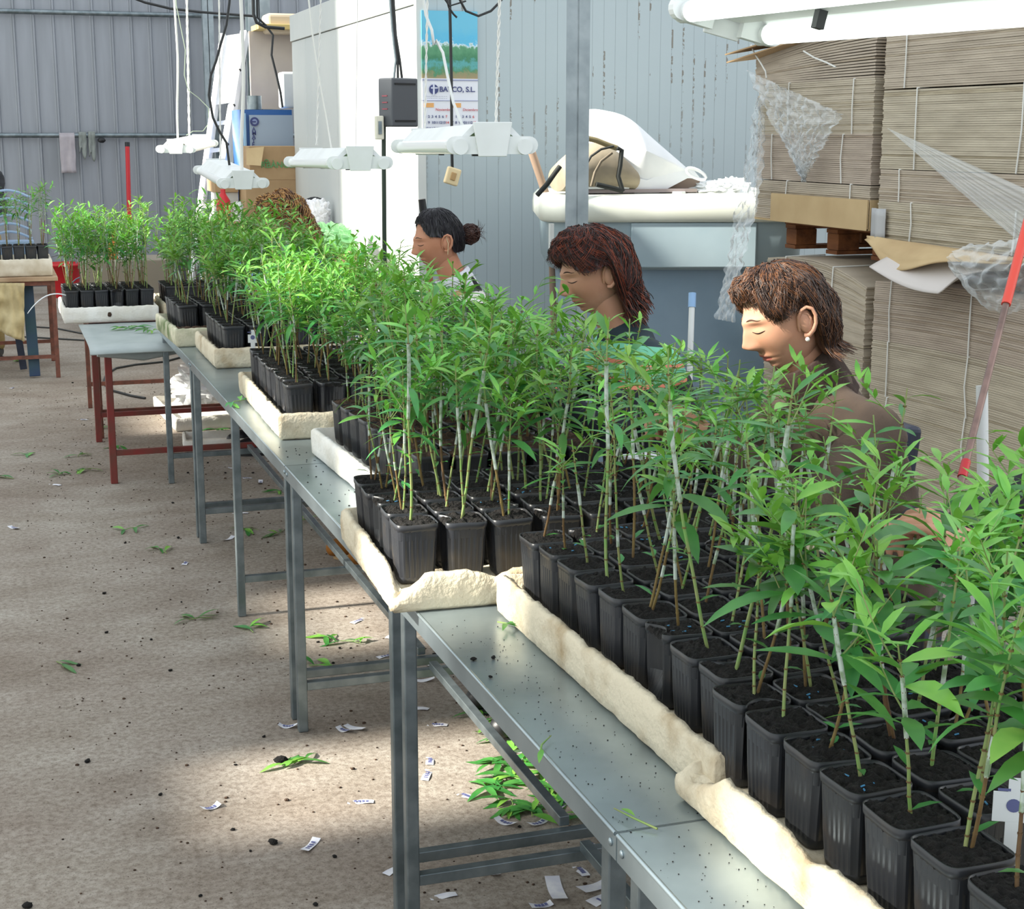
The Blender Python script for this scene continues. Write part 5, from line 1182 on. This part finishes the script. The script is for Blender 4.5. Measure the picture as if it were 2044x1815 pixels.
# ---- woman 1
J1=joints(1.285,dict(elbL=(-.235,.04,.89),elbR=(.22,.04,.89),wriL=(-.10,.235,1.045),wriR=(.06,.24,1.03),hnL=(-.5,.2,.9),hnR=(.4,.3,.9)),lean=.13,ped=.50)
h1=HM((0,.0,1.29),rad(18),rad(-4),rad(3),1.02)@Matrix.Diagonal((1.10,1,1,1))
w1=person((1.705,3.15,0),PI/2,J1,dict(jacket=M_brownj,trousers=M_jeans),'person with short auburn hair and pearl earring in a brown roll-neck top, seated working',headM=h1,collar=(M_coll,.085),seed=2,vox=.009,folds=.012)
H1a,H1b,H1c=hm('auburn_hair','#352219','#4a2e1f'),hm('auburn_highlight','#5e3a22','#744a2a'),hm('dark_auburn','#271a15','#33221b')
def he1(ph):
    a=abs(ph)
    return 1.02+.22*math.sin(ph*2.0)*0+(.0 if a<.5 else .45*sst(.5,1.1,a))-.10*sst(1.2,1.5,a)*(1-sst(1.75,1.95,a))+1.05*sst(1.72,2.05,a)
def tk1(ph,t): a=abs(ph); return .006+.018*math.sin(min(1,t*1.25)*PI*.5)*(1 if a>1.9 else .75)+.010*math.exp(-((t-.75)/.2)**2)*(a<.6)-(.012*sst(.8,1.0,t) if a>1.9 else .006*sst(.85,1,t))
def ex1(mb,f):
    rr=random.Random(3)
    for k in range(60):   # fringe wisps over the forehead
        ph=rr.uniform(-1.1,.6); p,n=f(ph,.85); R3=h1.to_3x3(); pts=[p]
        d=(R3@Vector((rr.uniform(-.3,.3),.45,-1))).normalized(); L=rr.uniform(.02,.05)
        for i in range(5): d=(d+R3@Vector((rr.uniform(-.2,.2),-.18,-.1))).normalized(); pts.append(pts[-1]+d*L/5)
        mb.tube(pts,[.0011,.001,.0009,.0007,.0005,.0003],4,rr.choice((0,1,2)),cap=False)
    for k in range(260):   # flicked ends at the nape
        ph=rr.choice((-1,1))*rr.uniform(1.95,PI); p,n=f(ph,.93); R3=h1.to_3x3(); pts=[p]; d=(R3@Vector((0,0,-1))+n*.35).normalized(); L=rr.uniform(.02,.055)
        for i in range(6): d=(d+n*.16+Vector((rr.uniform(-.12,.12),rr.uniform(-.12,.12),-.02))).normalized(); pts.append(pts[-1]+d*L/6)
        mb.tube(pts,[.0016,.0015,.0013,.001,.0008,.0006,.0003],4,rr.choice((0,1,1,2)),cap=False)
hair_mesh('hair',h1,[H1a,H1b,H1c],he1,tk1,w1,curl=.007,seed=3,n=2200,wav=.22,extra=ex1,r=.0008)
mb=MB(); mb.ell(h1@Vector((-.080,-.003,-.046)),(.0052,.0052,.0052),12,8); obj('pearl_earring',mb,mat('pearl','#efe9dc',rough=.15,spec=.9),w1,local=True)
stool(1.99,3.15,.415,'black stool under the person in the brown roll-neck top')
# chair back behind her
mb=MB(); q=aty(1745,935,2.95); mb.box((2.22,3.55,.85),(.05,.30,.22),0,Matrix.Rotation(.12,3,'Y')); mb.bb(2.20,2.23,3.44,3.47,0,.78); mb.bb(2.20,2.23,3.63,3.66,0,.78); bevel(obj('seat_back',mb,mat('navy_vinyl','#1b2133',rough=.5),label='dark navy chair back behind the brown roll-neck top',cat='chair'),.02,3)
# ---- woman 2
J2=joints(1.305,dict(elbL=(-.23,.05,.90),elbR=(.23,.05,.90),wriL=(-.08,.24,1.03),wriR=(.10,.25,1.04),hnL=(-.3,.2,1),hnR=(.3,.2,1)),lean=.10,ped=.50)
h2=HM((0,0,1.32),rad(14),rad(2),0,1.0)
M_mint=mat('striped_top','#1f2230',None,rough=.8)
def stripes():
    m=bpy.data.materials.new('black_top_mint_bands'); m.use_nodes=True; N=m.node_tree.nodes; L=m.node_tree.links; b=N['Principled BSDF']; b.inputs['Roughness'].default_value=.8
    tc=N.new('ShaderNodeTexCoord'); sp=N.new('ShaderNodeSeparateXYZ'); L.new(tc.outputs['Object'],sp.inputs[0]); r=N.new('ShaderNodeValToRGB'); r.color_ramp.interpolation='CONSTANT'; e=r.color_ramp.elements
    mr=N.new('ShaderNodeMapRange'); mr.inputs[1].default_value=.9; mr.inputs[2].default_value=1.3; L.new(sp.outputs[2],mr.inputs[0]); L.new(mr.outputs[0],r.inputs[0])
    e[0].position=0; e[0].color=rgb('#1c1f2b'); e[1].position=.30; e[1].color=rgb('#e0896c')
    for p_,c_ in ((.33,'#6fbf9c'),(.42,'#e58f74'),(.45,'#79c8a6'),(.56,'#24343c'),(.75,'#2b3642')): q=e.new(p_); q.color=rgb(c_)
    L.new(r.outputs[0],b.inputs['Base Color']); return m
w2=person((1.60,4.08,0),PI/2,J2,dict(jacket=stripes(),trousers=M_jeans),'person with a full reddish-brown bob, black top with mint and orange bands',headM=h2,seed=5,eyes='down')
H2a,H2b,H2c=hm('mahogany_hair','#2c1512','#43201a'),hm('copper_streak','#6e2c1c','#8a4023'),hm('black_brown','#1d1110','#2a1815')
def he2(ph): a=abs(ph); return 1.12+.30*sst(.45,1.1,a)-.05*sst(1.2,1.5,a)*(1-sst(1.7,1.9,a))+1.5*sst(1.62,1.95,a)
def tk2(ph,t): a=abs(ph); return .009+.025*math.sin(min(1,t*1.15)*PI*.55)*(1.05 if a>1.8 else .9)-(.018*sst(.75,1.0,t) if a>1.9 else 0)
def ex2(mb,f):
    rr=random.Random(8); R3=h2.to_3x3()
    for k in range(300):
        ph=rr.choice((-1,1))*rr.uniform(1.8,PI); p,n=f(ph,rr.uniform(.75,.98)); pts=[p]; d=(R3@Vector((0,0,-1))+n*.5).normalized(); L=rr.uniform(.03,.06); o=rr.uniform(0,6)
        for i in range(8): d=(d+n*.25*math.cos(o+i*.9)+R3@Vector((0,0,.25*math.sin(o+i*.9)-.08))).normalized(); pts.append(pts[-1]+d*L/8)
        mb.tube(pts,[.0018-.0001*i for i in range(9)],4,rr.choice((0,1,2)),cap=False)
    for k in range(120):
        ph=rr.uniform(-1.0,1.0); p,n=f(ph,.9); pts=[p]; d=(R3@Vector((rr.uniform(-.4,.4),.2,-1))).normalized(); L=rr.uniform(.02,.045)
        for i in range(5): d=(d+R3@Vector((rr.uniform(-.3,.3),-.2,0))).normalized(); pts.append(pts[-1]+d*L/5)
        mb.tube(pts,[.0014,.0013,.0011,.0009,.0006,.0004],4,rr.choice((0,1,2)),cap=False)
hair_mesh('hair',h2,[H2a,H2b,H2c],he2,tk2,w2,curl=.010,seed=6,n=1800,wav=.4,extra=ex2,r=.0008)
stool(1.86,4.08,.415,'black stool under the person with the reddish-brown bob')
# ---- woman 3
J3=joints(1.275,dict(elbL=(-.23,.05,.93),elbR=(.23,.05,.93),wriL=(-.08,.27,1.10),wriR=(.10,.28,1.09),hnL=(-.3,.2,1),hnR=(.3,.2,1),ankL=(-.05,.20,.09),ankR=(.10,.26,.09)),lean=.06,ped=.50,feet=.55)
h3=HM((0,0,1.29),rad(8),rad(0),0,1.0)
M_w3=mat('black_and_white_top','#202024','#e6e0dd',rough=.8,scale=9,detail=1,lo=.56,hi=.58,stretch=(1,1,2))
w3=person((1.665,5.93,0),PI/2,J3,dict(jacket=M_w3,trousers=M_jeans),'person with black hair in a bun, patterned black and white top, tan suede boots',headM=h3,seed=9,eyes='down',skin=M_skin_tan,collar=(mat('white_collar','#dfe0e8',rough=.8),.045),
  boots=(mat('tan_suede','#9c6426','#87531d',rough=.95,scale=30),mat('crepe_sole','#a98b63',rough=.8),mat('cream_stitch','#d8c8a4',rough=.8)))
H3a,H3b=hm('black_hair','#17161a','#25222a',.3),hm('dark_brown_bun','#2a1814','#4a261a')
def he3(ph): a=abs(ph); return .88+.50*sst(.4,1.15,a)+.05*sst(1.2,1.5,a)+.62*sst(1.65,2.1,a)
def tk3(ph,t): return .007+.004*math.sin(t*PI)
def ex3(mb,f):
    rr=random.Random(4); R3=h3.to_3x3(); c=h3@Vector((0,-.132,.004))
    mb.ell(c,(.036,.036,.040),24,16,1,None,.18,3); mb.ell(h3@Vector((0,-.098,.008)),(.03,.03,.03),16,12,0)
    for k in range(90):
        ax=Vector((rr.uniform(-1,1),rr.uniform(-.6,.6),rr.uniform(-1,1))).normalized(); b1=ax.orthogonal().normalized(); b2=ax.cross(b1); r_=.037+rr.uniform(-.002,.007); a0=rr.uniform(0,6.28); sp=rr.uniform(1.5,4)
        mb.tube([c+(b1*math.cos(a0+sp*i/9)+b2*math.sin(a0+sp*i/9))*r_ for i in range(10)],.0014,4,1,cap=False)
    for k in range(26):
        a=rr.uniform(-.8,1.2); p=c+R3@Vector((rr.uniform(-.02,.02),-.030,.02*math.sin(a))); d=(R3@Vector((rr.uniform(-.3,.3),-1,rr.uniform(-.7,.8)))).normalized(); pts=[p]; w_=rr.choice((-1,1))*rr.uniform(.3,.6)
        for i in range(7): d=(d+R3@Vector((0,.15*abs(w_),w_*-.6))).normalized(); pts.append(pts[-1]+d*.006)
        mb.tube(pts,[.0009-.0001*i for i in range(8)],4,1,cap=False)
hair_mesh('hair',h3,[H3a],he3,tk3,w3,curl=.001,seed=9,n=500,wav=.04,r=.001)
hb=MB(); ex3(hb,None); obj('hair_bun',hb,[H3a,H3b],w3,local=True)
mb=MB(); mb.tube([h3@Vector((-.082,-.012,.020)),h3@Vector((-.092,-.014,-.01)),h3@Vector((-.084,-.008,-.052))],.0016,6); obj('earring',mb,M_yellowed,w3,local=True)
stool(1.88,5.93,.415,'black stool under the person with the hair bun')
# ---- woman 4
J4=joints(1.27,dict(elbL=(-.23,.06,.92),elbR=(.23,.06,.92),wriL=(-.08,.28,.99),wriR=(.08,.28,.99)),lean=.10,ped=.47)
h4=HM((0,.02,1.265),rad(30),rad(8),0,.98)
M_blueT=mat('blue_vest','#2e4a86','#27407a',rough=.8,scale=8)
w4=person((1.50,8.35,0),PI/2,J4,dict(jacket=M_blueT,trousers=M_jeans),'person with long curly light brown hair, blue top, bent over the far table',headM=h4,seed=12,vox=.014)
H4a,H4b,H4c=hm('curly_brown','#6b4526','#8a6035',.5),hm('curly_blonde','#b08048','#c79a5c',.5),hm('curly_dark','#4a3020','#5c3c26',.5)
def he4(ph): a=abs(ph); return 1.0+.55*sst(.5,1.2,a)+1.9*sst(1.3,2.0,a)
def tk4(ph,t): return .014+.030*math.sin(min(1,t*1.1)*PI*.6)
def ex4(mb,f):
    rr=random.Random(14)
    for k in range(420):
        ph=rr.choice((-1,1))*rr.uniform(.5,PI); pts=[]; o=rr.uniform(0,6); t1=rr.uniform(.6,1.05); am=rr.uniform(.006,.013)
        for i in range(26):
            t=.12+(t1-.12)*i/25; p,n=f(ph+.14*math.sin(t*34+o),t); pts.append(p+n*(.006+am*math.cos(t*34+o)))
        mb.tube(pts,.0022,4,rr.choice((0,1,1,2)),cap=False)
hair_mesh('hair',h4,[H4a,H4b,H4c],he4,tk4,w4,curl=.016,seed=11,n=250,wav=.5,extra=ex4)
stool(1.84,8.35,.39,'black stool under the person with curly hair')
# ---- woman 5 (right frame edge)
J5=joints(1.32,dict(elbL=(-.22,.10,.92),elbR=(.24,.10,.93),wriL=(-.13,.33,1.05),wriR=(.02,.33,1.04),hnL=(-.2,.2,1),hnR=(.2,.2,1)),lean=.10,ped=.50)
h5=HM((0,0,1.325),rad(14),0,0,1.05)
M_green=mat('green_sleeve','#2f9a6d','#258a60',rough=.8,scale=9)
w5=person((1.80,2.20,0),PI/2,J5,dict(jacket=M_dark,trousers=M_jeans),'person at the right frame edge, only fringe, hands and dark sleeve visible',headM=h5,seed=15,vox=.012)
hair_mesh('hair',h5,[hm('reddish_brown','#4a2a20','#6a3c2a')],he1,tk1,w5,curl=.008,seed=17,n=500,wav=.3)
stool(2.06,2.20,.415,'black stool under the person at the right frame edge')
# dark coat hung on a chair between woman 1 and 5
crumple('black_jacket_heap',(2.12,2.62,.93),(.12,.14,.10),M_dark,'black padded jacket heaped on a chair at the right edge','jacket',21,nz=.3)
mb=MB(); mb.bb(1.98,2.26,2.47,2.78,.80,.84); [mb.bb(x,x+.025,y,y+.025,0,.80) for x in (1.99,2.225) for y in (2.48,2.745)]; bevel(obj('tall_stool',mb,M_galv,label='metal stand under the black padded jacket',cat='stand'),.003)
# ---- man at far left edge
J6=dict(head=(0,0,1.62),neck=(0,-.05,1.45),chest=(0,-.08,1.25),pelvis=(0,-.10,.92),shoL=(-.19,-.06,1.38),shoR=(.19,-.06,1.38),elbL=(-.24,.10,1.13),elbR=(.24,.10,1.13),wriL=(-.12,.32,1.08),wriR=(.12,.32,1.08),
  hipL=(-.10,-.10,.90),hipR=(.10,-.10,.90),kneL=(-.14,.02,.50),kneR=(.12,-.02,.50),ankL=(-.13,-.03,.10),ankR=(.12,-.05,.10),footL=(0,1,0),footR=(0,1,0))
h6=HM((0,0,1.62),rad(25))
w6=person((-.16,11.9+.62,0),PI-.2,J6,dict(jacket=M_dark,trousers=mat('khaki_cloth','#a08c5f','#8e7b52',rough=.9,scale=10)),'person standing at the far left edge in khaki trousers and dark jacket',headM=h6,seed=19,vox=.016)
hair_mesh('hair',h6,[H3a],he3,tk3,w6,curl=.003,seed=23,n=150,wav=.1)
# hung jacket and green-blue plank under the far left table
mb=MB(); a=aty(38,570,11.3); 
def jf(u,v): q=aty(-20+68*u,565+88*v+ (30*u*v),11.33); return q+Vector((0,-.03*noise.noise((u*6,v*5,1))-.03*math.sin(u*8+v*3)*v,0))
mb.grid(jf,24,18); obj('hung_jacket',mb,mat('beige_cotton','#c6b891','#a8986f',rough=.9,scale=8),label='beige jacket hanging from the far left table edge',cat='jacket',solid=.012)
mb=MB(); a,b=aty(54,556,11.45),aty(68,722,11.45); mb.bar((a.x,11.5,.69),(b.x,11.42,0.012),.075,.03); bevel(obj('painted_plank',mb,mat('dark_green_paint','#24464e','#1d3358',rough=.5,scale=4),label='dark green-blue plank standing under the far left table',cat='plank'),.004)
mb=MB(); a,b=aty(28,660,11.8),aty(46,716,11.8); mb.bar((a.x,11.8,.55),(b.x,11.8,.012),.05,.04); bevel(obj('painted_plank',mb,M_jeans,label='narrow dark blue leg leaning left of the green-blue plank',cat='plank'),.004)
cc=aty(18,475,12.35)
mb=MB()
for k in range(6):
    mb.tube([(cc.x-.16+.32*q/12,12.0+.05*math.sin(q/12*PI),.95+.06*k+.05*math.sin(PI*q/12)) for q in range(13)],.010,6)
mb.bb(cc.x-.17,cc.x+.17,11.97,12.20,.722,.93); obj('wire_crate',mb,mat('pale_blue_plastic','#8fa7c4',rough=.5),label='pale blue ribbed crate behind the far left seedlings',cat='crate')
# ---------------------------------------------------------------- clutter on the workers' side of the tables
def boxthing(name,c,d,mt,label,cat,rz=0,bv=.004):
    mb=MB(); mb.box((0,0,d[2]/2),d); o=obj(name,mb,mt,label=label,cat=cat,org=(0,0,0)); o.location=c; o.rotation_euler=(0,0,rz); return bevel(o,bv)
T=TZ+.001
boxthing('plastic_crate',(1.50,4.35,T),(.11,.30,.10),mat('lilac_plastic','#c9a2d4',rough=.4),'lilac plastic crate on the table before the reddish bob','crate')
boxthing('paper_box',(1.505,3.42,T),(.09,.16,.14),M_paper,'white printed carton on the table by the brown-topped person','box',.2)
mb=MB(); mb.tube([(1.50,3.20,T+.045),(1.52,3.34,T+.045)],.04,20); mb.tube([(1.52,3.34,T+.045),(1.523,3.37,T+.045)],.028,16); obj('dark_bottle',mb,M_black,label='dark bottle lying beside the white printed carton',cat='bottle')
crumple('yellow_glove',(1.50,2.66,T+.035),(.05,.13,.035),M_yellow,'yellow rubber glove at the table edge by the second long tray','glove',31,nz=.4)
crumple('yellow_glove',(1.515,2.93,T+.03),(.04,.07,.03),M_yellow,'small yellow glove between pots and the brown-topped person','glove',33,nz=.4)
crumple('white_rag',(1.50,1.62,T+.03),(.045,.10,.03),M_bag,'white rag on the table right of the nearest tray','rag',35,nz=.4)
boxthing('metal_box',(1.50,1.95,T),(.09,.24,.05),M_galv,'flat metal tin beside the nearest tray, right table edge','tin',.1)
crumple('yellow_bag',(1.46,7.15,T+.05),(.08,.18,.06),M_yellow,'bright yellow bag on the table beyond the mossy tray','bag',37,nz=.35)
crumple('white_bag',(1.47,6.86,T+.04),(.07,.10,.05),M_bag,'white bag beside the bright yellow bag','bag',39,nz=.35)
crumple('blue_cloth',(1.47,6.1,T+.05),(.07,.14,.06),M_blueT,'blue cloth heap on the table by the short stained tray','cloth',41,nz=.3)
# ---------------------------------------------------------------- things under and around the tables
tray(1.16,9.45,.50,.85,.05,0.0,'white foam tray on the floor under the rusty trestle, nearer one',m=M_foam_clean,seed=41)
tray(1.13,8.98-.45,.42,.30,-.1,0.0,'broken white foam piece on the floor in the sun patch',m=M_foam_clean,seed=42,h=.06)
crumple('plastic_bag',(1.14,9.15,.23),(.19,.16,.14),M_bag,'white plastic bag slumped on the floor trays beyond the red legs','bag',43,nz=.45)
crumple('plastic_bag',(1.32,6.18,.30),(.10,.15,.11),M_bag,'clear-white bag of rubbish hanging low under the long table','bag',45,nz=.4)
mb=MB(); mb.tube([(1.32,6.18,.40),(1.33,6.2,.55),(1.34,6.22,.735)],.004,6); obj('bag_string',mb,M_string,label='string holding the rubbish bag under the long table',cat='string')
mb=MB(); mb.tube([atz(x,y,.008) for x,y in [(60,652),(110,655),(160,665),(240,675),(300,690)]],.007,6); obj('floor_cable',mb,M_cable,label='black cable on the floor behind the far left table, upper one',cat='cable')
mb=MB(); mb.tube([atz(x,y,.008) for x,y in [(40,672),(110,676),(180,680),(190,682)]],.007,6); obj('floor_cable',mb,M_cable,label='black cable on the floor behind the far left table, lower one',cat='cable')
mb=MB(); mb.tube([atz(x,y,.008) for x,y in [(380,708),(330,722),(270,728),(232,735),(212,748),(206,765),(225,780),(262,790),(290,795)]],.008,6); obj('floor_cable',mb,M_cable,label='black cable looping on the floor behind the red trestle legs',cat='cable')
# ---------------------------------------------------------------- litter on the floor
rr=random.Random(99)
def slip(x,y,rz,label,l=.075,w_=.022,z=0.0,printed=True,curl=0):
    mb=MB(); cu=curl
    mb.grid(lambda u,v:((u-.5)*l,(v-.5)*w_,.0015+cu*((u-.5)*2)**2+.002*math.sin(u*5+v)),8,2,0)
    if printed:
        for k in range(4): u=.2+.15*k; mb.add([((u-.5)*l,-w_*.28,.0035+cu*((u-.5)*2)**2),((u-.5)*l+.007,-w_*.28,.0035+cu*((u-.42)*2)**2),((u-.5)*l+.007,w_*.22,.0037+cu*((u-.42)*2)**2),((u-.5)*l,w_*.22,.0037+cu*((u-.5)*2)**2)],[(0,1,2,3)],1)
    o=link('paper_slip',mb.mesh('paper_slip',[M_paper,M_print])); o.location=(x,y,z); o.rotation_euler=(0,0,rz); return tag(o,label,'paper slip','torn paper slips on the floor')
PX=[(370,1125,'in the open walkway left of the legs'),(420,1615,'in the walkway left of the sun patch'),(688,1460,'just right of the leg foot'),(708,1455,'leaning beside another slip near a leg foot'),(575,1452,'touching the table leg foot'),(873,1448,'right of the tall front leg'),(858,1520,'upper one in the sun patch'),(852,1548,'in the bright middle of the sun patch'),(720,1602,'left of the tall front legs in the sun'),(790,1735,'behind the foremost crossbar'),(800,1600,'between the two tall front legs'),(930,1590,'right part of the sun patch'),
    (1010,1645,'long one near the strewn leaves'),(1075,1645,'long one by the stretcher end'),(1160,1740,'right below the crossbars'),(1110,1780,'large one at the bottom edge'),(1195,1770,'second large one at the bottom edge'),(1215,1790,'third large one at the bottom edge'),(1180,1690,'beside the right leg under the table edge'),(885,1790,'at the bottom edge right of the front leg'),(780,1270,'below the suede boots'),(772,1310,'left of the two front legs, far one'),(795,1340,'between legs beneath the tray'),(860,1330,'lying by the stretcher'),(835,1415,'behind the second crossbar'),(845,1360,'right of the tall front leg, far one'),(715,1240,'under the suede boots'),(620,1690,'in shade below the sun patch'),
    (490,955,'near the rubbish bag, far one'),(520,965,'near the rubbish bag, second one'),(465,935,'under the long table, far side'),(480,1025,'under the long table, middle'),(455,1078,'under the long table beside the double legs'),(545,1000,'under the long table by its crossbar'),(490,1015,'under the long table, by the double legs'),(25,775,'far left walkway'),(110,968,'left walkway, middle distance'),(28,1055,'left walkway edge'),(165,838,'left walkway, far sunny part'),(1185,1395,'beside strewn leaves, by the stretcher'),(1095,1470,'among strewn leaves, upper one'),(1045,1500,'among strewn leaves, curled one'),(1120,1610,'translucent one by the leaf heap'),(980,1740,'under the table near the crossbar'),(1080,1810,'very bottom edge centre')]
for k,(x,y,l) in enumerate(PX):
    p=atz(x,y,0); big=(k in(15,16,17)); slip(p.x,p.y,rr.uniform(0,PI),'white paper slip '+l,l=.115 if big else rr.uniform(.05,.08),w_=.035 if big else .022,curl=rr.choice((0,0,.006,.01)),printed=rr.random()<.7)
def sprig(p,rz,n,label,L=.09,z=0.0,cat='leaves',name='leaf_sprig',grp='dropped leaf sprigs',seed=0,mi=None):
    r_=random.Random(seed); mb=MB(); st=[Vector((-.04,0,.004)),Vector((0,.005,.008)),Vector((.04,0,.007))]; mb.tube(st,[.0018,.0016,.001],5,2)
    for k in range(n):
        t=r_.random(); b=st[0].lerp(st[2],t)+Vector((0,0,.003)); a=r_.uniform(-1.3,1.3)+(0 if r_.random()<.7 else PI); l=L*r_.uniform(.6,1.1)
        leaf(mb,b,(math.cos(a),math.sin(a),r_.uniform(.15,.45)),(-math.sin(a),math.cos(a),r_.uniform(-.3,.3)),(0,0,1),l,l*.22,r_.uniform(.5,.9),r_.choice((0,0,1)),.2)
    mb.v=[(x,y,max(zz,.001)) for x,y,zz in mb.v]
    o=link(name,mb.mesh(name,[M_leaf,M_leaf2,M_stemg])); o.location=(p[0],p[1],z); o.rotation_euler=(0,0,rz); return tag(o,label,cat,grp)
SG=[(590,1525,9,'by the overturned soil plug in the walkway'),(262,1058,4,'long-stemmed, in the open walkway'),(325,1102,4,'small, left of the double legs'),(400,1238,5,'in the walkway left of the leg'),(60,908,5,'left walkway, farther one'),(120,948,6,'left walkway, pair, left one'),(168,940,4,'left walkway, upright one beside the pair'),(160,910,5,'left walkway, right far one'),(210,855,6,'beside the red trestle foot'),(240,893,3,'single curved leaf behind the red leg'),(15,956,3,'at the very left edge'),(65,1465,0,'x'),(120,1330,3,'small one in the lower walkway'),(500,1258,4,'faint one right of the leg'),(645,1272,4,'below the suede boots'),(700,1285,4,'right below the boots'),(640,1333,3,'small one near a crossbar'),
    (945,1430,5,'dark one under the stretcher'),(990,1445,7,'upper end of the leaf heap'),(1010,1480,7,'left side of the leaf heap'),(1000,1525,6,'left middle of the leaf heap'),(1050,1500,7,'centre of the leaf heap'),(1040,1560,8,'in sun at the heap centre'),(1080,1540,8,'right centre of the leaf heap'),(990,1575,6,'sunlit left tip of the heap'),(1100,1580,9,'dense right part of the heap'),(1020,1610,7,'big bright leaves at the near heap end'),(1065,1620,6,'near end of the heap by the stretcher'),(1130,1600,6,'right near end of the heap'),(1150,1640,4,'single by the crossbar under the table edge'),(610,1040,5,'behind the double legs'),(550,985,5,'under the long table, near the bag'),(500,1060,5,'by the double legs under the table'),(560,1065,4,'between legs under the long table'),(430,860,6,'on the floor by the foam trays'),(470,850,6,'right of the floor foam trays'),(40,722,8,'at the feet of the khaki trousers')]
for k,(x,y,n,l) in enumerate(SG):
    if not n: continue
    p=atz(x,y,0.0); sprig(p,rr.uniform(0,6.28),int(n*(1.7 if 'heap' in l else 1.1)),'green leaf sprig on the floor, '+l,L=.095 if y>1400 else .10,seed=k)
for k,(x,y,l) in enumerate([(245,657,'left one on the grey sheet'),(275,655,'middle one on the grey sheet'),(300,662,'right one on the grey sheet')]):
    p=atz(x,y,.71); sprig(p,rr.uniform(0,6.28),7,'leaf sprig, '+l,L=.10,z=.709,seed=60+k)
p=atz(470,805,TZ); sprig((.765,5.34),.6,6,'light green sprig draped on the long table edge by the middle leg',L=.085,z=TZ+.002,seed=70)
p=atz(1020,1258,TZ); sprig((p.x-.0,p.y),-1.2,5,'green sprig on the bare metal beside the second long tray',L=.075,z=TZ+.002,seed=71)
for k,(x,y,l) in enumerate([(1088,1498,'pale leaf on the table lip, near the middle'),(1268,1643,'pale leaf beside the seam between front tables')]):
    p=atz(x,y,TZ); sprig(p,1+k,1,l,L=.04,z=TZ+.001,seed=80+k)
def clod(x,y,s,label,z=0.0,k=0):
    p=atz(x,y,z); mb=MB(); s*=.62; mb.ell((0,0,s*.45),(s,s*.75,s*.5),10,7,0,None,.45,3+k%3); o=link('soil_clod',mb.mesh('soil_clod',M_soil)); o.location=(p.x,p.y,z); o.rotation_euler=(0,0,k); return tag(o,label,'soil clod','soil clods on the floor')
CL=[(560,1522,.032,'beside the leaf sprig in the walkway'),(175,1522,.016,'left of the sun patch'),(545,1685,.022,'elongated, below the sun patch'),(465,1658,.010,'at the shade edge of the patch'),(320,1588,.011,'left rim of the sun patch'),(630,1808,.012,'bottom edge centre'),(470,1528,.008,'small, in the walkway'),(527,1472,.010,'near the leg foot'),(668,1712,.011,'left of the front leg'),(55,1812,.02,'bottom left corner'),(208,1186,.014,'middle walkway'),(356,1075,.014,'left of the double legs'),(345,1005,.012,'walkway, far part'),(213,1264,.012,'middle walkway, nearer'),(302,1278,.010,'middle walkway, right'),(157,1330,.014,'lower left walkway'),(340,1340,.012,'lower walkway centre'),(362,1203,.008,'tiny, mid walkway'),(605,1285,.012,'below the boots, left'),(635,1283,.010,'below the boots, centre'),(678,1295,.010,'below the boots, right'),(665,1325,.010,'near the far crossbar'),(788,1285,.012,'between the front legs'),(375,945,.013,'under the long table, left'),(450,945,.012,'under the long table, centre'),(505,945,.012,'small, under the long table'),(415,925,.012,'behind the double legs'),(1037,1652,.009,'among the long slips'),(870,1310,.02,'under the tray by the stretcher'),(400,1790,.009,'long thin, bottom left'),(500,1700,.007,'tiny, lower walkway'),(250,1085,.010,'near the long-stemmed sprig'),(1095,1550,.022,'dark plug in the leaf heap'),(60,690,.03,'far left floor'),(145,765,.014,'near the rusty table foot'),(700,1235+60,.008,'tiny, under the boots')]
for k,(x,y,s,l) in enumerate(CL): clod(x,y,s,'dark soil clod on the floor, '+l,k=k)
for k,(x,y,s,l) in enumerate([(945,1318,.010,'soil clod on the bare metal, left'),(985,1315,.009,'soil clod on the bare metal, right'),(979,1353,.007,'small round soil clod on the bare metal')]): clod(x,y,s,l,z=TZ+.001,k=k)
# fine grit strewn on the concrete
mb=MB()
for k in range(1500):
    x=rr.uniform(.05,1.7); y=rr.uniform(2.6,11); s=rr.uniform(.0012,.0045)*(1 if rr.random()<.9 else 1.6)
    mb.ell((x,y,s*.3),(s,s*rr.uniform(.5,1),s*.6),5,4)
obj('soil_grit',mb,M_soil2,label='fine dark grit strewn over the concrete floor',cat='soil',kind='stuff')
